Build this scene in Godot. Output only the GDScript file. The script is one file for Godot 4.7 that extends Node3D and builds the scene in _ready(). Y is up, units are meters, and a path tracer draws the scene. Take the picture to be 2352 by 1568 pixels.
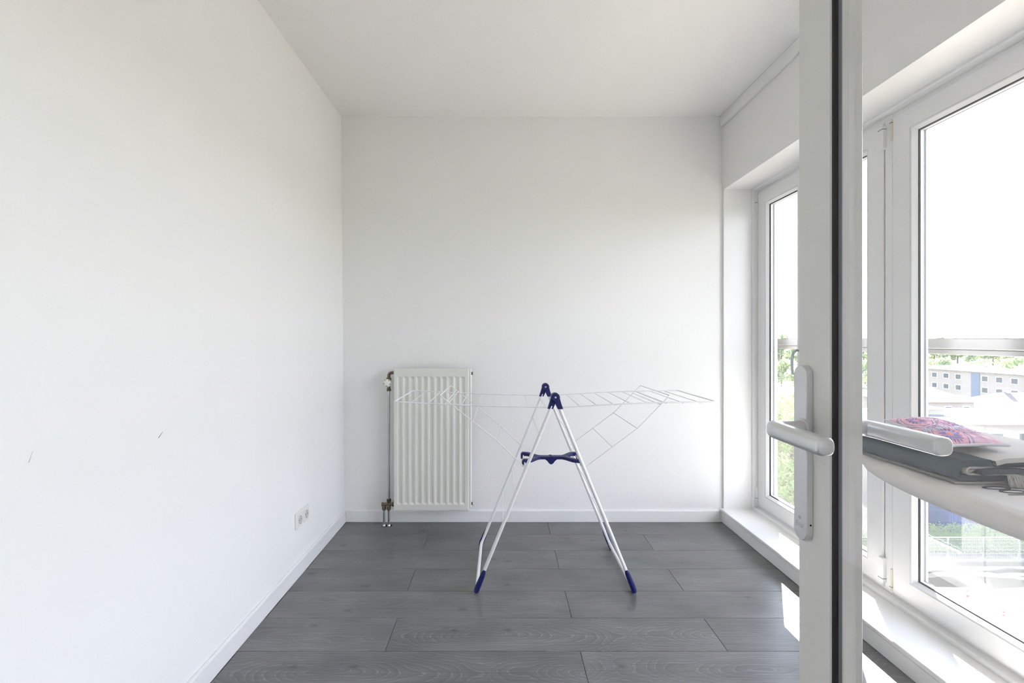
extends Node3D
# Empty white room with a clothes drying rack, a radiator, tall windows and an open glazed door.
# World: x to the right, y up, camera looks along -z. Helpers take depth d = -z.

const CAM_H := 1.177
const F := 1000.0        # focal length in pixels of the 2352 x 1568 frame
const VX := 1150.0       # vanishing point of the room's long axis
const VY := 778.0
const BACK := 2.809      # depth of the back wall
const XL := -1.006       # left wall at the floor
const XLT := -1.030      # left wall at the ceiling
const XR := 1.432        # right wall
const CEIL := 2.610
const NEAR_WALL := -0.26 # depth of the wall with the doorway (behind the camera)
const N0 := 0.48         # window niche, near jamb depth
const N1 := 2.797        # window niche, far jamb depth
const NY0 := 0.088       # niche sill height
const NY1 := 2.140       # niche lintel height
const GROUND := -18.82

var M := {}
var used := {}
var rng := RandomNumberGenerator.new()

func W(x: float, y: float, d: float) -> Vector3:
	return Vector3(x, y, -d)

# ------------------------------------------------------------------ nodes
func numbered(called: String) -> String:
	if not used.has(called):
		used[called] = 0
		return called
	used[called] += 1
	return "%s_%03d" % [called, used[called]]

func tag(o: Node, label := "", category := "", group := "", kind := "") -> void:
	if label: o.set_meta("label", label)
	if category: o.set_meta("category", category)
	if group: o.set_meta("group", group)
	if kind: o.set_meta("kind", kind)

func thing(called: String, label: String, category: String, at: Vector3, group := "", kind := "") -> Node3D:
	var o := Node3D.new()
	o.name = numbered(called)
	add_child(o)
	o.position = at
	tag(o, label, category, group, kind)
	return o

func part(parent: Node3D, called: String, st: SurfaceTool, m: Material) -> MeshInstance3D:
	var o := MeshInstance3D.new()
	o.name = called if parent != self else numbered(called)
	o.mesh = st.commit()
	o.material_override = null
	for i in o.mesh.get_surface_count():
		o.mesh.surface_set_material(i, m)
	o.cast_shadow = GeometryInstance3D.SHADOW_CASTING_SETTING_ON
	parent.add_child(o, true)
	if parent != self:
		o.position = -parent.global_position
	return o

func begin() -> SurfaceTool:
	var st := SurfaceTool.new()
	st.begin(Mesh.PRIMITIVE_TRIANGLES)
	return st

# ------------------------------------------------------------------ geometry
func vtx(st: SurfaceTool, p: Vector3, n: Vector3, uv := Vector2.ZERO) -> void:
	st.set_normal(n)
	st.set_uv(uv)
	st.add_vertex(p)

func stri(st: SurfaceTool, a: Vector3, b: Vector3, c: Vector3, na: Vector3, nb: Vector3, nc: Vector3, ua := Vector2.ZERO, ub := Vector2.ZERO, uc := Vector2.ZERO) -> void:
	var g := (b - a).cross(c - a)
	if g.length_squared() < 1e-20:
		return
	if g.dot(na + nb + nc) > 0.0:
		vtx(st, a, na, ua); vtx(st, c, nc, uc); vtx(st, b, nb, ub)
	else:
		vtx(st, a, na, ua); vtx(st, b, nb, ub); vtx(st, c, nc, uc)

func squad(st: SurfaceTool, p: Array, n: Array, u := []) -> void:
	if u.is_empty():
		u = [Vector2(0, 0), Vector2(1, 0), Vector2(1, 1), Vector2(0, 1)]
	stri(st, p[0], p[1], p[2], n[0], n[1], n[2], u[0], u[1], u[2])
	stri(st, p[0], p[2], p[3], n[0], n[2], n[3], u[0], u[2], u[3])

func face(st: SurfaceTool, p: Array, hint: Vector3, u := []) -> void:
	var n: Vector3 = (p[1] - p[0]).cross(p[2] - p[0])
	if n.length_squared() < 1e-22 and p.size() > 3:
		n = (p[2] - p[0]).cross(p[3] - p[0])
	if n.length_squared() < 1e-22:
		return
	n = n.normalized()
	if n.dot(hint) < 0.0:
		n = -n
	for i in range(1, p.size() - 1):
		if u.is_empty():
			stri(st, p[0], p[i], p[i + 1], n, n, n)
		else:
			stri(st, p[0], p[i], p[i + 1], n, n, n, u[0], u[i], u[i + 1])

# chamfered box between two corners (x, y, depth ranges)
func bx(st: SurfaceTool, x0: float, x1: float, y0: float, y1: float, d0: float, d1: float, c := 0.0) -> void:
	var lo := Vector3(minf(x0, x1), minf(y0, y1), -maxf(d0, d1))
	var hi := Vector3(maxf(x0, x1), maxf(y0, y1), -minf(d0, d1))
	cbox(st, Transform3D(Basis(), (lo + hi) / 2.0), (hi - lo) / 2.0, c)

func cbox(st: SurfaceTool, t: Transform3D, h: Vector3, c := 0.0) -> void:
	c = minf(c, minf(h.x, minf(h.y, h.z)) * 0.95)
	for ax in 3:
		for s: float in [-1.0, 1.0]:
			var b := (ax + 1) % 3
			var e := (ax + 2) % 3
			var pts := []
			for k in [[-1, -1], [1, -1], [1, 1], [-1, 1]]:
				var p := Vector3.ZERO
				p[ax] = s * h[ax]
				p[b] = k[0] * (h[b] - c)
				p[e] = k[1] * (h[e] - c)
				pts.append(t * p)
			var n := Vector3.ZERO
			n[ax] = s
			face(st, pts, t.basis * n)
	if c <= 0.0:
		return
	for ax in 3:
		var b := (ax + 1) % 3
		var e := (ax + 2) % 3
		for sb in [-1.0, 1.0]:
			for se in [-1.0, 1.0]:
				var pts := []
				for k in [[-1, 0], [1, 0], [1, 1], [-1, 1]]:
					var p := Vector3.ZERO
					p[ax] = k[0] * (h[ax] - c)
					p[b] = sb * (h[b] - (c if k[1] == 1 else 0.0))
					p[e] = se * (h[e] - (c if k[1] == 0 else 0.0))
					pts.append(t * p)
				var n := Vector3.ZERO
				n[b] = sb
				n[e] = se
				face(st, pts, t.basis * n)
	for sx in [-1.0, 1.0]:
		for sy in [-1.0, 1.0]:
			for sz in [-1.0, 1.0]:
				var s := Vector3(sx, sy, sz)
				var k := h - Vector3(c, c, c)
				face(st, [t * (s * Vector3(h.x, k.y, k.z)), t * (s * Vector3(k.x, h.y, k.z)), t * (s * Vector3(k.x, k.y, h.z))], t.basis * s)

# round tube along a polyline
func tube(st: SurfaceTool, pts: Array, r: float, sides := 8, closed := false, radii := []) -> void:
	var n := pts.size()
	var rings := []
	var nors := []
	var up := Vector3.ZERO
	for i in n:
		var a: Vector3 = pts[(i - 1 + n) % n] if (closed or i > 0) else pts[0]
		var b: Vector3 = pts[(i + 1) % n] if (closed or i < n - 1) else pts[n - 1]
		var t := (b - a).normalized()
		if up == Vector3.ZERO:
			up = Vector3.UP if absf(t.y) < 0.9 else Vector3.RIGHT
		up = (up - t * up.dot(t)).normalized()
		var side := t.cross(up)
		var ring := []
		var nor := []
		var rr: float = radii[i] if radii.size() else r
		for k in sides:
			var an := TAU * k / sides
			var v := up * cos(an) + side * sin(an)
			nor.append(v)
			ring.append(pts[i] + v * rr)
		rings.append(ring)
		nors.append(nor)
	for i in (n if closed else n - 1):
		var j := (i + 1) % n
		for k in sides:
			var l := (k + 1) % sides
			squad(st, [rings[i][k], rings[i][l], rings[j][l], rings[j][k]], [nors[i][k], nors[i][l], nors[j][l], nors[j][k]])
	if not closed:
		face(st, rings[0], (pts[0] - pts[1]))
		face(st, rings[n - 1], (pts[n - 1] - pts[n - 2]))

# smooth a polyline corner list with arcs of radius r
func rounded(pts: Array, r: float, steps := 5) -> Array:
	var out := [pts[0]]
	for i in range(1, pts.size() - 1):
		var p: Vector3 = pts[i]
		var a: Vector3 = (pts[i - 1] - p)
		var b: Vector3 = (pts[i + 1] - p)
		var rr := minf(r, minf(a.length(), b.length()) * 0.49)
		var pa := p + a.normalized() * rr
		var pb := p + b.normalized() * rr
		for k in steps + 1:
			var t := float(k) / steps
			out.append(pa.lerp(p, t).lerp(p.lerp(pb, t), t))
	out.append(pts[pts.size() - 1])
	return out

# surface of revolution; profile of (radius, height) about t's y axis
func lathe(st: SurfaceTool, t: Transform3D, prof: Array, sides := 20) -> void:
	var m := prof.size()
	for i in m - 1:
		var a: Vector2 = prof[i]
		var b: Vector2 = prof[i + 1]
		var dr := (b - a)
		var n2 := Vector2(dr.y, -dr.x).normalized()
		for k in sides:
			var q := []
			var nn := []
			for e in [[a, k], [a, k + 1], [b, k + 1], [b, k]]:
				var an: float = TAU * e[1] / sides
				q.append(t * Vector3(cos(an) * e[0].x, e[0].y, sin(an) * e[0].x))
				nn.append((t.basis * Vector3(cos(an) * n2.x, n2.y, sin(an) * n2.x)).normalized())
			squad(st, q, nn)

# polygon (local x, y) extruded from z = -h to h under t, with a chamfer-free rim
func prism(st: SurfaceTool, t: Transform3D, poly: PackedVector2Array, h: float) -> void:
	var tri := Geometry2D.triangulate_polygon(poly)
	for s: float in [-1.0, 1.0]:
		var n: Vector3 = t.basis * Vector3(0, 0, s)
		for i in range(0, tri.size(), 3):
			var p := []
			for k in 3:
				p.append(t * Vector3(poly[tri[i + k]].x, poly[tri[i + k]].y, s * h))
			stri(st, p[0], p[1], p[2], n, n, n)
	var ccw := not Geometry2D.is_polygon_clockwise(poly)
	for i in poly.size():
		var a := poly[i]
		var b := poly[(i + 1) % poly.size()]
		var e := (b - a)
		var n2 := Vector2(e.y, -e.x) if ccw else Vector2(-e.y, e.x)
		face(st, [t * Vector3(a.x, a.y, -h), t * Vector3(b.x, b.y, -h), t * Vector3(b.x, b.y, h), t * Vector3(a.x, a.y, h)], t.basis * Vector3(n2.x, n2.y, 0))

# mitred ring in a plane x = const: profile of (inset, x) round the rectangle y0..y1, d0..d1
func ring(st: SurfaceTool, y0: float, y1: float, d0: float, d1: float, prof: Array) -> void:
	var mid := W(prof[0].y, (y0 + y1) / 2.0, (d0 + d1) / 2.0)
	for i in prof.size() - 1:
		var a: Vector2 = prof[i]
		var b: Vector2 = prof[i + 1]
		var ca := [W(a.y, y0 + a.x, d0 + a.x), W(a.y, y1 - a.x, d0 + a.x), W(a.y, y1 - a.x, d1 - a.x), W(a.y, y0 + a.x, d1 - a.x)]
		var cb := [W(b.y, y0 + b.x, d0 + b.x), W(b.y, y1 - b.x, d0 + b.x), W(b.y, y1 - b.x, d1 - b.x), W(b.y, y0 + b.x, d1 - b.x)]
		for k in 4:
			var l := (k + 1) % 4
			var inward: Vector3 = (mid - (ca[k] + ca[l]) / 2.0)
			inward.x = 0
			inward = inward.normalized()
			# outward normal of the profile: to the left of its run seen with inset to the right and -x (room side) up
			var e := b - a
			var hint := Vector3(-e.x, 0, 0) + inward * e.y
			face(st, [ca[k], ca[l], cb[l], cb[k]], hint)

# cloth-like sheet: path in (x, y) swept in depth, with thickness
func sheet(st: SurfaceTool, path: Array, th: float, d0: float, d1: float, nd: int, wob: float, seed_: int, skew := 0.0) -> void:
	var noise := FastNoiseLite.new()
	noise.seed = seed_
	noise.frequency = 9.0
	var n := path.size()
	var loop := []
	for pass_ in 2:
		for q in n:
			var i: int = q if pass_ == 0 else n - 1 - q
			var a: Vector2 = path[maxi(i - 1, 0)]
			var b: Vector2 = path[mini(i + 1, n - 1)]
			var t := (b - a).normalized()
			var nn := Vector2(-t.y, t.x) * (1.0 if pass_ == 0 else -1.0)
			loop.append([path[i] + nn * th / 2.0, nn, float(i) / (n - 1)])
	var rows := []
	for j in nd + 1:
		var f := float(j) / nd
		var row := []
		for l in loop:
			var d: float = lerpf(d0 + skew * l[2], d1, f)
			var w := noise.get_noise_3d(l[0].x, l[0].y * 2.0, d) * wob
			var w2 := noise.get_noise_3d(l[0].x + 7.0, l[0].y * 2.0, d) * wob * 1.5
			row.append(W(l[0].x + w * 0.6, l[0].y + w, d + w2))
		rows.append(row)
	var m := loop.size()
	for j in nd:
		for k in m:
			var l := (k + 1) % m
			var na := Vector3(loop[k][1].x, loop[k][1].y, 0)
			var nb := Vector3(loop[l][1].x, loop[l][1].y, 0)
			var uvs := [Vector2(float(k) / m, float(j) / nd), Vector2(float(k + 1) / m, float(j) / nd), Vector2(float(k + 1) / m, float(j + 1) / nd), Vector2(float(k) / m, float(j + 1) / nd)]
			squad(st, [rows[j][k], rows[j][l], rows[j + 1][l], rows[j + 1][k]], [na, nb, nb, na], uvs)
	for j in [0, nd]:
		for i in n - 1:
			face(st, [rows[j][i], rows[j][i + 1], rows[j][m - 2 - i], rows[j][m - 1 - i]], Vector3(0, 0, 1.0 if j == 0 else -1.0))

# ------------------------------------------------------------------ materials
func mat(key: String, c: Color, rough := 0.6, metal := 0.0, spec := 0.5) -> StandardMaterial3D:
	var m := StandardMaterial3D.new()
	m.resource_name = key
	m.albedo_color = c
	m.roughness = rough
	m.metallic = metal
	m.metallic_specular = spec
	M[key] = m
	return m

func pane_mat(key: String, alpha: float, c := Color(0.95, 0.97, 0.96)) -> StandardMaterial3D:
	var m := mat(key, Color(c.r, c.g, c.b, alpha), 0.02)
	m.transparency = BaseMaterial3D.TRANSPARENCY_ALPHA
	return m

func relief(m: StandardMaterial3D, freq: float, cm: float, seed_: int, scale := 4.0) -> void:
	var n := FastNoiseLite.new()
	n.seed = seed_
	n.frequency = freq
	n.fractal_octaves = 3
	var t := NoiseTexture2D.new()
	t.width = 512
	t.height = 512
	t.seamless = true
	t.noise = n
	m.heightmap_enabled = true
	m.heightmap_texture = t
	m.heightmap_scale = cm
	m.uv1_triplanar = true
	m.uv1_world_triplanar = true
	m.uv1_scale = Vector3(scale, scale, scale)

func plank_material(index: int, tone: float, cathedral: float) -> StandardMaterial3D:
	var w := 1280
	var h := 192
	var fine := FastNoiseLite.new()
	fine.seed = 11 + index
	fine.frequency = 0.02
	var slow := FastNoiseLite.new()
	slow.seed = 70 + index
	slow.frequency = 0.0042
	slow.fractal_octaves = 2
	var r := RandomNumberGenerator.new()
	r.seed = 500 + index
	var knots := []
	for k in 2:
		knots.append(Vector3(r.randf_range(0.1, 0.9), r.randf_range(0.2, 0.8), r.randf_range(0.02, 0.05)))
	var centre := r.randf_range(0.38, 0.62)
	var data := PackedByteArray()
	data.resize(w * h * 3)
	var depth := PackedFloat32Array()
	var wander := PackedFloat32Array()
	for x in w:
		depth.append(0.10 + 0.16 * slow.get_noise_2d(x * 0.8, 900.0) + (0.35 + 1.3 * cathedral) * absf(fmod(float(x) / w * 1.35 + 0.19 * index, 1.0) - 0.42))
		wander.append(0.12 * slow.get_noise_2d(x * 0.5, 100.0))
	for y in h:
		var v := float(y) / h
		for x in w:
			var u := float(x) / w
			var dv := v - centre - wander[x]
			var warp := 0.014 * slow.get_noise_2d(x * 1.5, y * 5.0)
			var dark := 0.0
			for kn in knots:
				var du: float = (u - kn.x) * 5.0
				var dk: float = (v - kn.y)
				var rr := sqrt(du * du * 0.5 + dk * dk)
				warp += 0.035 * exp(-rr * rr / (kn.z * 0.5))
				dark += exp(-rr * rr / (kn.z * kn.z * 2.0))
			var rad := sqrt(dv * dv * 1.1 + depth[x] * depth[x] * 0.35) + warp
			var ph := rad * 19.0
			var fr := ph - floorf(ph)
			var ridge := exp(-pow((fr - 0.82) / 0.10, 2.0))
			var early := smoothstep(0.0, 0.8, fr) * 0.5
			var streak := fine.get_noise_2d(x * 0.45, y * 26.0)
			var streak2 := fine.get_noise_2d(x * 0.11 + 400.0, y * 9.0)
			var patch := slow.get_noise_2d(x * 0.6 + 2000.0, y * 1.2)
			var g := tone + 0.038 * streak + 0.045 * streak2 + 0.050 * patch - 0.06 * early * (0.5 + cathedral) + 0.12 * ridge * (0.30 + cathedral) * (0.62 + 0.8 * streak2) - 0.09 * dark
			var at := (y * w + x) * 3
			data[at] = int(clampf(g, 0.02, 0.98) * 255.0)
			data[at + 1] = int(clampf(g * 0.997, 0.02, 0.98) * 255.0)
			data[at + 2] = int(clampf(g * 0.998 + 0.002, 0.02, 0.98) * 255.0)
	var im := Image.create_from_data(w, h, false, Image.FORMAT_RGB8, data)
	var m := mat("plank_%d" % index, Color.WHITE, 0.30, 0.0, 0.57)
	m.albedo_texture = ImageTexture.create_from_image(im)
	return m

func cushion_material() -> StandardMaterial3D:
	var n := 384
	var im := Image.create(n, n, false, Image.FORMAT_RGB8)
	var noise := FastNoiseLite.new()
	noise.seed = 5
	noise.frequency = 0.02
	var pink := Color(0.955, 0.74, 0.81)
	var coral := Color(0.955, 0.70, 0.71)
	var rose := Color(0.965, 0.84, 0.90)
	var plum := Color(0.60, 0.44, 0.62)
	var violet := Color(0.62, 0.56, 0.77)
	var pale := Color(0.90, 0.87, 0.90)
	var flowers := [Vector2(0.30, 0.16), Vector2(0.75, 0.45), Vector2(0.25, 0.66), Vector2(0.78, 0.88)]
	for y in n:
		for x in n:
			var p := Vector2(float(x) / n, float(y) / n)
			var c := pink.lerp(rose, clampf(0.5 + noise.get_noise_2d(x, y), 0.0, 1.0))
			for f in flowers:
				var q: Vector2 = p - f
				var r := q.length()
				var an := atan2(q.y, q.x)
				if r < 0.21:
					c = coral.lerp(pink, smoothstep(0.0, 0.21, r))
					var petal := 0.055 + 0.10 * pow(absf(cos(an * 8.0)), 0.6)
					if r < petal and r > 0.05:
						c = violet.lerp(plum, smoothstep(0.06, 0.15, r) * 0.6)
					if r <= 0.05:
						c = Color(0.95, 0.62, 0.60)
				elif r < 0.222:
					c = plum
				elif r < 0.245:
					c = rose
				elif r < 0.262:
					c = pale if fmod(an * 14.0 + 100.0, 1.0) > 0.4 else plum
				elif r < 0.275:
					c = plum.lerp(pink, 0.4)
			if absf(p.y - 0.34 - 0.02 * sin(p.x * 20.0)) < 0.035:
				c = pale if fmod(p.x * 24.0, 1.0) > 0.3 else Color(0.55, 0.60, 0.78)
			im.set_pixel(x, y, c)
	var m := mat("cushion_print", Color.WHITE, 0.85, 0.0, 0.3)
	m.albedo_texture = ImageTexture.create_from_image(im)
	return m

func make_materials() -> void:
	relief(mat("wall_paint", Color(0.965, 0.963, 0.956), 0.75, 0.0, 0.4), 0.03, 0.02, 3, 3.0)
	relief(mat("ceiling_paint", Color(0.965, 0.963, 0.955), 0.85, 0.0, 0.3), 0.06, 0.06, 4, 4.0)
	mat("white_gloss", Color(0.955, 0.955, 0.952), 0.32, 0.0, 0.5)
	mat("upvc", Color(0.945, 0.945, 0.945), 0.28, 0.0, 0.5)
	mat("sill_white", Color(0.955, 0.955, 0.952), 0.25, 0.0, 0.5)
	mat("caulk", Color(0.80, 0.78, 0.68), 0.6)
	mat("cream_plastic", Color(0.86, 0.85, 0.76), 0.4)
	mat("rubber", Color(0.03, 0.033, 0.037), 0.5)
	mat("grey_rubber", Color(0.36, 0.37, 0.39), 0.5)
	mat("spacer", Color(0.86, 0.87, 0.87), 0.35, 0.3)
	mat("dark_spacer", Color(0.46, 0.46, 0.49), 0.4, 0.2)
	mat("door_paint", Color(0.915, 0.91, 0.89), 0.38, 0.0, 0.5)
	mat("satin_metal", Color(0.88, 0.885, 0.89), 0.34, 0.75)
	mat("steel", Color(0.72, 0.74, 0.76), 0.25, 1.0)
	mat("brass", Color(0.46, 0.42, 0.35), 0.45, 0.7)
	mat("radiator_enamel", Color(0.905, 0.905, 0.875), 0.35, 0.0, 0.5)
	mat("valve_white", Color(0.92, 0.92, 0.89), 0.4)
	mat("socket_white", Color(0.93, 0.925, 0.905), 0.35)
	mat("black_hole", Color(0.02, 0.02, 0.02), 0.9)
	mat("subfloor", Color(0.13, 0.13, 0.13), 0.9)
	mat("white_coat", Color(0.93, 0.93, 0.935), 0.35, 0.0, 0.5)
	mat("navy_plastic", Color(0.060, 0.085, 0.36), 0.42, 0.0, 0.5)
	relief(mat("slate_cloth", Color(0.30, 0.34, 0.37), 0.95, 0.0, 0.25), 0.12, 0.07, 21, 12.0)
	relief(mat("cream_cloth", Color(0.90, 0.88, 0.85), 0.95, 0.0, 0.25), 0.12, 0.07, 22, 12.0)
	mat("board_cover", Color(0.925, 0.905, 0.885), 0.85, 0.0, 0.3)
	mat("print_ink", Color(0.22, 0.22, 0.24), 0.85)
	mat("piping", Color(0.92, 0.90, 0.92), 0.8)
	mat("tassel", Color(0.82, 0.77, 0.68), 0.95)
	mat("pale_scuff", Color(0.84, 0.84, 0.84), 0.9)
	mat("scuff", Color(0.50, 0.50, 0.51), 0.9)
	pane_mat("window_glass", 0.012)
	pane_mat("haze_veil_glass", 0.055)  # outer panes: whitish tint stands in for outdoor haze and glare
	pane_mat("door_glass", 0.012)
	pane_mat("balustrade_glass", 0.02)
	mat("rail_metal", Color(0.66, 0.65, 0.63), 0.24, 0.80)
	mat("facade", Color(0.52, 0.495, 0.46), 0.9)
	mat("kerb_concrete", Color(0.33, 0.325, 0.31), 0.9)
	mat("concrete", Color(0.52, 0.51, 0.49), 0.9)
	# outdoors
	relief(mat("sand", Color(0.50, 0.475, 0.44), 1.0, 0.0, 0.2), 0.02, 4.0, 31, 0.2)
	mat("soil", Color(0.20, 0.19, 0.175), 1.0)
	mat("land", Color(0.36, 0.375, 0.32), 1.0, 0.0, 0.2)
	mat("brick_wall", Color(0.50, 0.475, 0.455), 0.9)
	mat("render_white", Color(0.86, 0.86, 0.85), 0.9)
	mat("roof_tile", Color(0.255, 0.24, 0.23), 0.9)
	mat("roof_sheet", Color(0.27, 0.29, 0.31), 0.6)
	mat("roof_stripe", Color(0.20, 0.23, 0.27), 0.6)
	mat("far_glass", Color(0.16, 0.20, 0.24), 0.2)
	mat("far_blue", Color(0.20, 0.30, 0.39), 0.3)
	mat("container_blue", Color(0.15, 0.26, 0.46), 0.6)
	mat("fence_zinc", Color(0.80, 0.82, 0.82), 0.5, 0.3)
	mat("leaf_light", Color(0.33, 0.40, 0.23), 0.8)
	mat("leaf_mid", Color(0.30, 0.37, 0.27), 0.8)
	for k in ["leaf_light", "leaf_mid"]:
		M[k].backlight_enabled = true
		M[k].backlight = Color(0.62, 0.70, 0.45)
	mat("bark", Color(0.22, 0.19, 0.16), 0.9)
	mat("sign_yellow", Color(0.95, 0.72, 0.12), 0.6)
	mat("sign_red", Color(0.78, 0.16, 0.22), 0.6)
	mat("sign_white", Color(0.92, 0.92, 0.92), 0.6)
	mat("asphalt", Color(0.24, 0.24, 0.245), 0.95)

# ------------------------------------------------------------------ room shell
func build_room() -> void:
	var T := 0.16
	var st := begin()
	# left wall leans out by a few millimetres per metre, as measured
	var a := XL; var b := XLT
	var d0 := NEAR_WALL - 0.02; var d1 := BACK + T
	face(st, [W(a, -0.05, d0), W(a, -0.05, d1), W(b, CEIL + 0.02, d1), W(b, CEIL + 0.02, d0)], Vector3.RIGHT)
	face(st, [W(a - T, -0.05, d0), W(a - T, -0.05, d1), W(b - T, CEIL + 0.02, d1), W(b - T, CEIL + 0.02, d0)], Vector3.LEFT)
	face(st, [W(a, -0.05, d0), W(a - T, -0.05, d0), W(b - T, CEIL + 0.02, d0), W(b, CEIL + 0.02, d0)], Vector3.BACK)
	face(st, [W(a, -0.05, d1), W(a - T, -0.05, d1), W(b - T, CEIL + 0.02, d1), W(b, CEIL + 0.02, d1)], Vector3.FORWARD)
	face(st, [W(a, -0.05, d0), W(a - T, -0.05, d0), W(a - T, -0.05, d1), W(a, -0.05, d1)], Vector3.DOWN)
	face(st, [W(b, CEIL + 0.02, d0), W(b - T, CEIL + 0.02, d0), W(b - T, CEIL + 0.02, d1), W(b, CEIL + 0.02, d1)], Vector3.UP)
	var wl := part(self, "wall_left", st, M.wall_paint)
	tag(wl, "plain white painted side wall with a double socket low down", "wall", "", "structure")
	# small scuffs on the left wall
	for s in [[Vector2(364, 1005), Vector2(374, 991), 0.0011], [Vector2(66, 1062), Vector2(76, 1035), 0.0008]]:
		st = begin()
		var ps := []
		for q in [s[0], s[1]]:
			var xx := -1.014
			var d: float = xx * F / (q.x - VX)
			var y: float = CAM_H - (q.y - VY) / F * d
			var xw := lerpf(XL, XLT, y / CEIL) + 0.0004
			ps.append(W(xw, y, d))
		tube(st, [ps[0], ps[0].lerp(ps[1], 0.4), ps[1]], s[2], 6, false, [s[2] * 0.9, s[2] * 0.7, s[2] * 0.25])
		part(wl, "scuff_mark", st, M.scuff if s[0].x > 200.0 else M.pale_scuff)

	st = begin()
	bx(st, XL - 0.3, XR + 0.33, -0.05, CEIL + 0.1, BACK, BACK + T)
	tag(part(self, "wall_back", st, M.wall_paint), "plain white end wall behind the drying rack", "wall", "", "structure")

	st = begin()
	bx(st, XR, 1.62, NY1, CEIL + 0.05, NEAR_WALL - 0.02, BACK + 0.02)          # above the niche
	bx(st, XR, 1.62, -0.05, NY1, N1, BACK + 0.02)                               # far pier
	bx(st, XR, 1.62, -0.05, NY1, NEAR_WALL - 0.02, N0)                          # near pier
	bx(st, XR, 1.62, -0.05, NY0 - 0.018, N0, N1)                                # below the sill
	tag(part(self, "wall_right", st, M.wall_paint), "white window wall with a deep niche round the tall windows", "wall", "", "structure")

	st = begin()
	bx(st, 1.62, 1.76, NY1, 7.0, NEAR_WALL - 0.12, 9.0)
	bx(st, 1.62, 1.76, CEIL, 7.0, -7.0, NEAR_WALL - 0.12)
	bx(st, 1.62, 1.76, -10.0, NY0 - 0.018, -7.0, 9.0)
	bx(st, 1.62, 1.76, NY0 - 0.018, NY1, N1, 9.0)
	bx(st, 1.62, 1.76, NY0 - 0.018, NY1, NEAR_WALL - 0.12, N0)
	bx(st, 1.62, 1.76, NY0 - 0.018, NY1, -7.0, -4.6)
	tag(part(self, "wall_facade", st, M.facade), "pale outer face of the apartment block around the windows", "wall", "", "structure")

	# balcony slab of the floor above: its shade ends the sun patch on the floor
	st = begin()
	bx(st, 1.76, 2.94, 2.70, 2.90, -5.0, 9.0, 0.01)
	tag(part(self, "ceiling_balcony_slab", st, M.concrete), "concrete balcony slab of the storey above the windows", "slab", "", "structure")

	st = begin()
	bx(st, -2.8, 1.70, CEIL, CEIL + 0.2, NEAR_WALL - 4.3, BACK + T)
	tag(part(self, "ceiling", st, M.ceiling_paint), "matt white plastered ceiling", "ceiling", "", "structure")

	# wall with the doorway, behind the camera, and the hall beyond
	st = begin()
	var w0 := NEAR_WALL; var w1 := NEAR_WALL - 0.12
	bx(st, XLT - 0.1, -0.46, -0.05, CEIL + 0.02, w1, w0)
	bx(st, 0.47, XR + 0.2, -0.05, CEIL + 0.02, w1, w0)
	bx(st, -0.46, 0.47, 2.12, CEIL + 0.02, w1, w0)
	tag(part(self, "wall_front", st, M.wall_paint), "white wall with the open doorway", "wall", "", "structure")
	# unseen living room behind the doorway; its wide window is added as fill light
	var l1 := NEAR_WALL - 4.2
	st = begin()
	bx(st, -2.7, -2.6, -0.05, CEIL + 0.02, l1, w1)
	bx(st, -2.7, 1.76, -0.05, CEIL + 0.02, l1 - 0.1, l1)
	bx(st, -2.7, XL, -0.05, CEIL + 0.02, w1 - 0.02, w1 + 0.08)
	bx(st, 1.60, 1.76, 2.25, CEIL + 0.02, l1, w1)
	bx(st, 1.60, 1.76, -0.05, 0.10, l1, w1)
	bx(st, 1.60, 1.76, 0.10, 2.25, l1, l1 + 0.5)
	bx(st, 1.60, 1.76, 0.10, 2.25, -0.75, w1)
	tag(part(self, "wall_living_room", st, M.wall_paint), "white walls of the living room beyond the doorway", "wall", "", "structure")
	var lw := thing("window_2", "unseen wide living room window beyond the doorway, added for fill light", "window", W(1.68, 0.10, -2.4), "", "structure")
	st = begin()
	ring(st, 0.09, 2.26, l1 + 0.49, -0.74, [Vector2(0, 1.72), Vector2(0, 1.65), Vector2(0.07, 1.65), Vector2(0.07, 1.72), Vector2(0, 1.72)])
	bx(st, 1.65, 1.72, 0.10, 2.25, -2.40, -2.33, 0.003)
	part(lw, "window_frame", st, M.upvc)
	st = begin()
	face(st, [W(1.69, 0.1, l1 + 0.5), W(1.69, 2.25, l1 + 0.5), W(1.69, 2.25, -0.75), W(1.69, 0.1, -0.75)], Vector3.LEFT)
	part(lw, "pane", st, M.window_glass)
	st = begin()
	bx(st, -0.50, -0.455, 0.0, 2.16, w1 - 0.015, w0 + 0.015, 0.003)
	bx(st, 0.465, 0.51, 0.0, 2.16, w1 - 0.015, w0 + 0.015, 0.003)
	bx(st, -0.50, 0.51, 2.115, 2.16, w1 - 0.015, w0 + 0.015, 0.003)
	tag(part(self, "trim_1", st, M.white_gloss), "white frame of the doorway", "door frame", "", "structure")

	build_floor()

	# skirting boards: board with a rounded top
	var prof := PackedVector2Array([Vector2(0, 0), Vector2(0.012, 0), Vector2(0.012, 0.069), Vector2(0.010, 0.074), Vector2(0.006, 0.076), Vector2(0, 0.076)])
	st = begin()
	prism(st, Transform3D(Basis(Vector3(1, 0, 0), Vector3(0, 1, 0), Vector3(0, 0, 1)), W(XL - 0.0005, 0.001, (BACK + NEAR_WALL) / 2.0)), prof, (BACK - NEAR_WALL) / 2.0 - 0.001)
	tag(part(self, "baseboard_left", st, M.white_gloss), "white skirting board under the plain side wall", "skirting", "", "structure")
	st = begin()
	prism(st, Transform3D(Basis(Vector3(0, 0, 1), Vector3(0, 1, 0), Vector3(-1, 0, 0)), W((-0.958 + 1.405) / 2.0, 0.001, BACK - 0.0005)), prof, (1.405 + 0.958) / 2.0)
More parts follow.
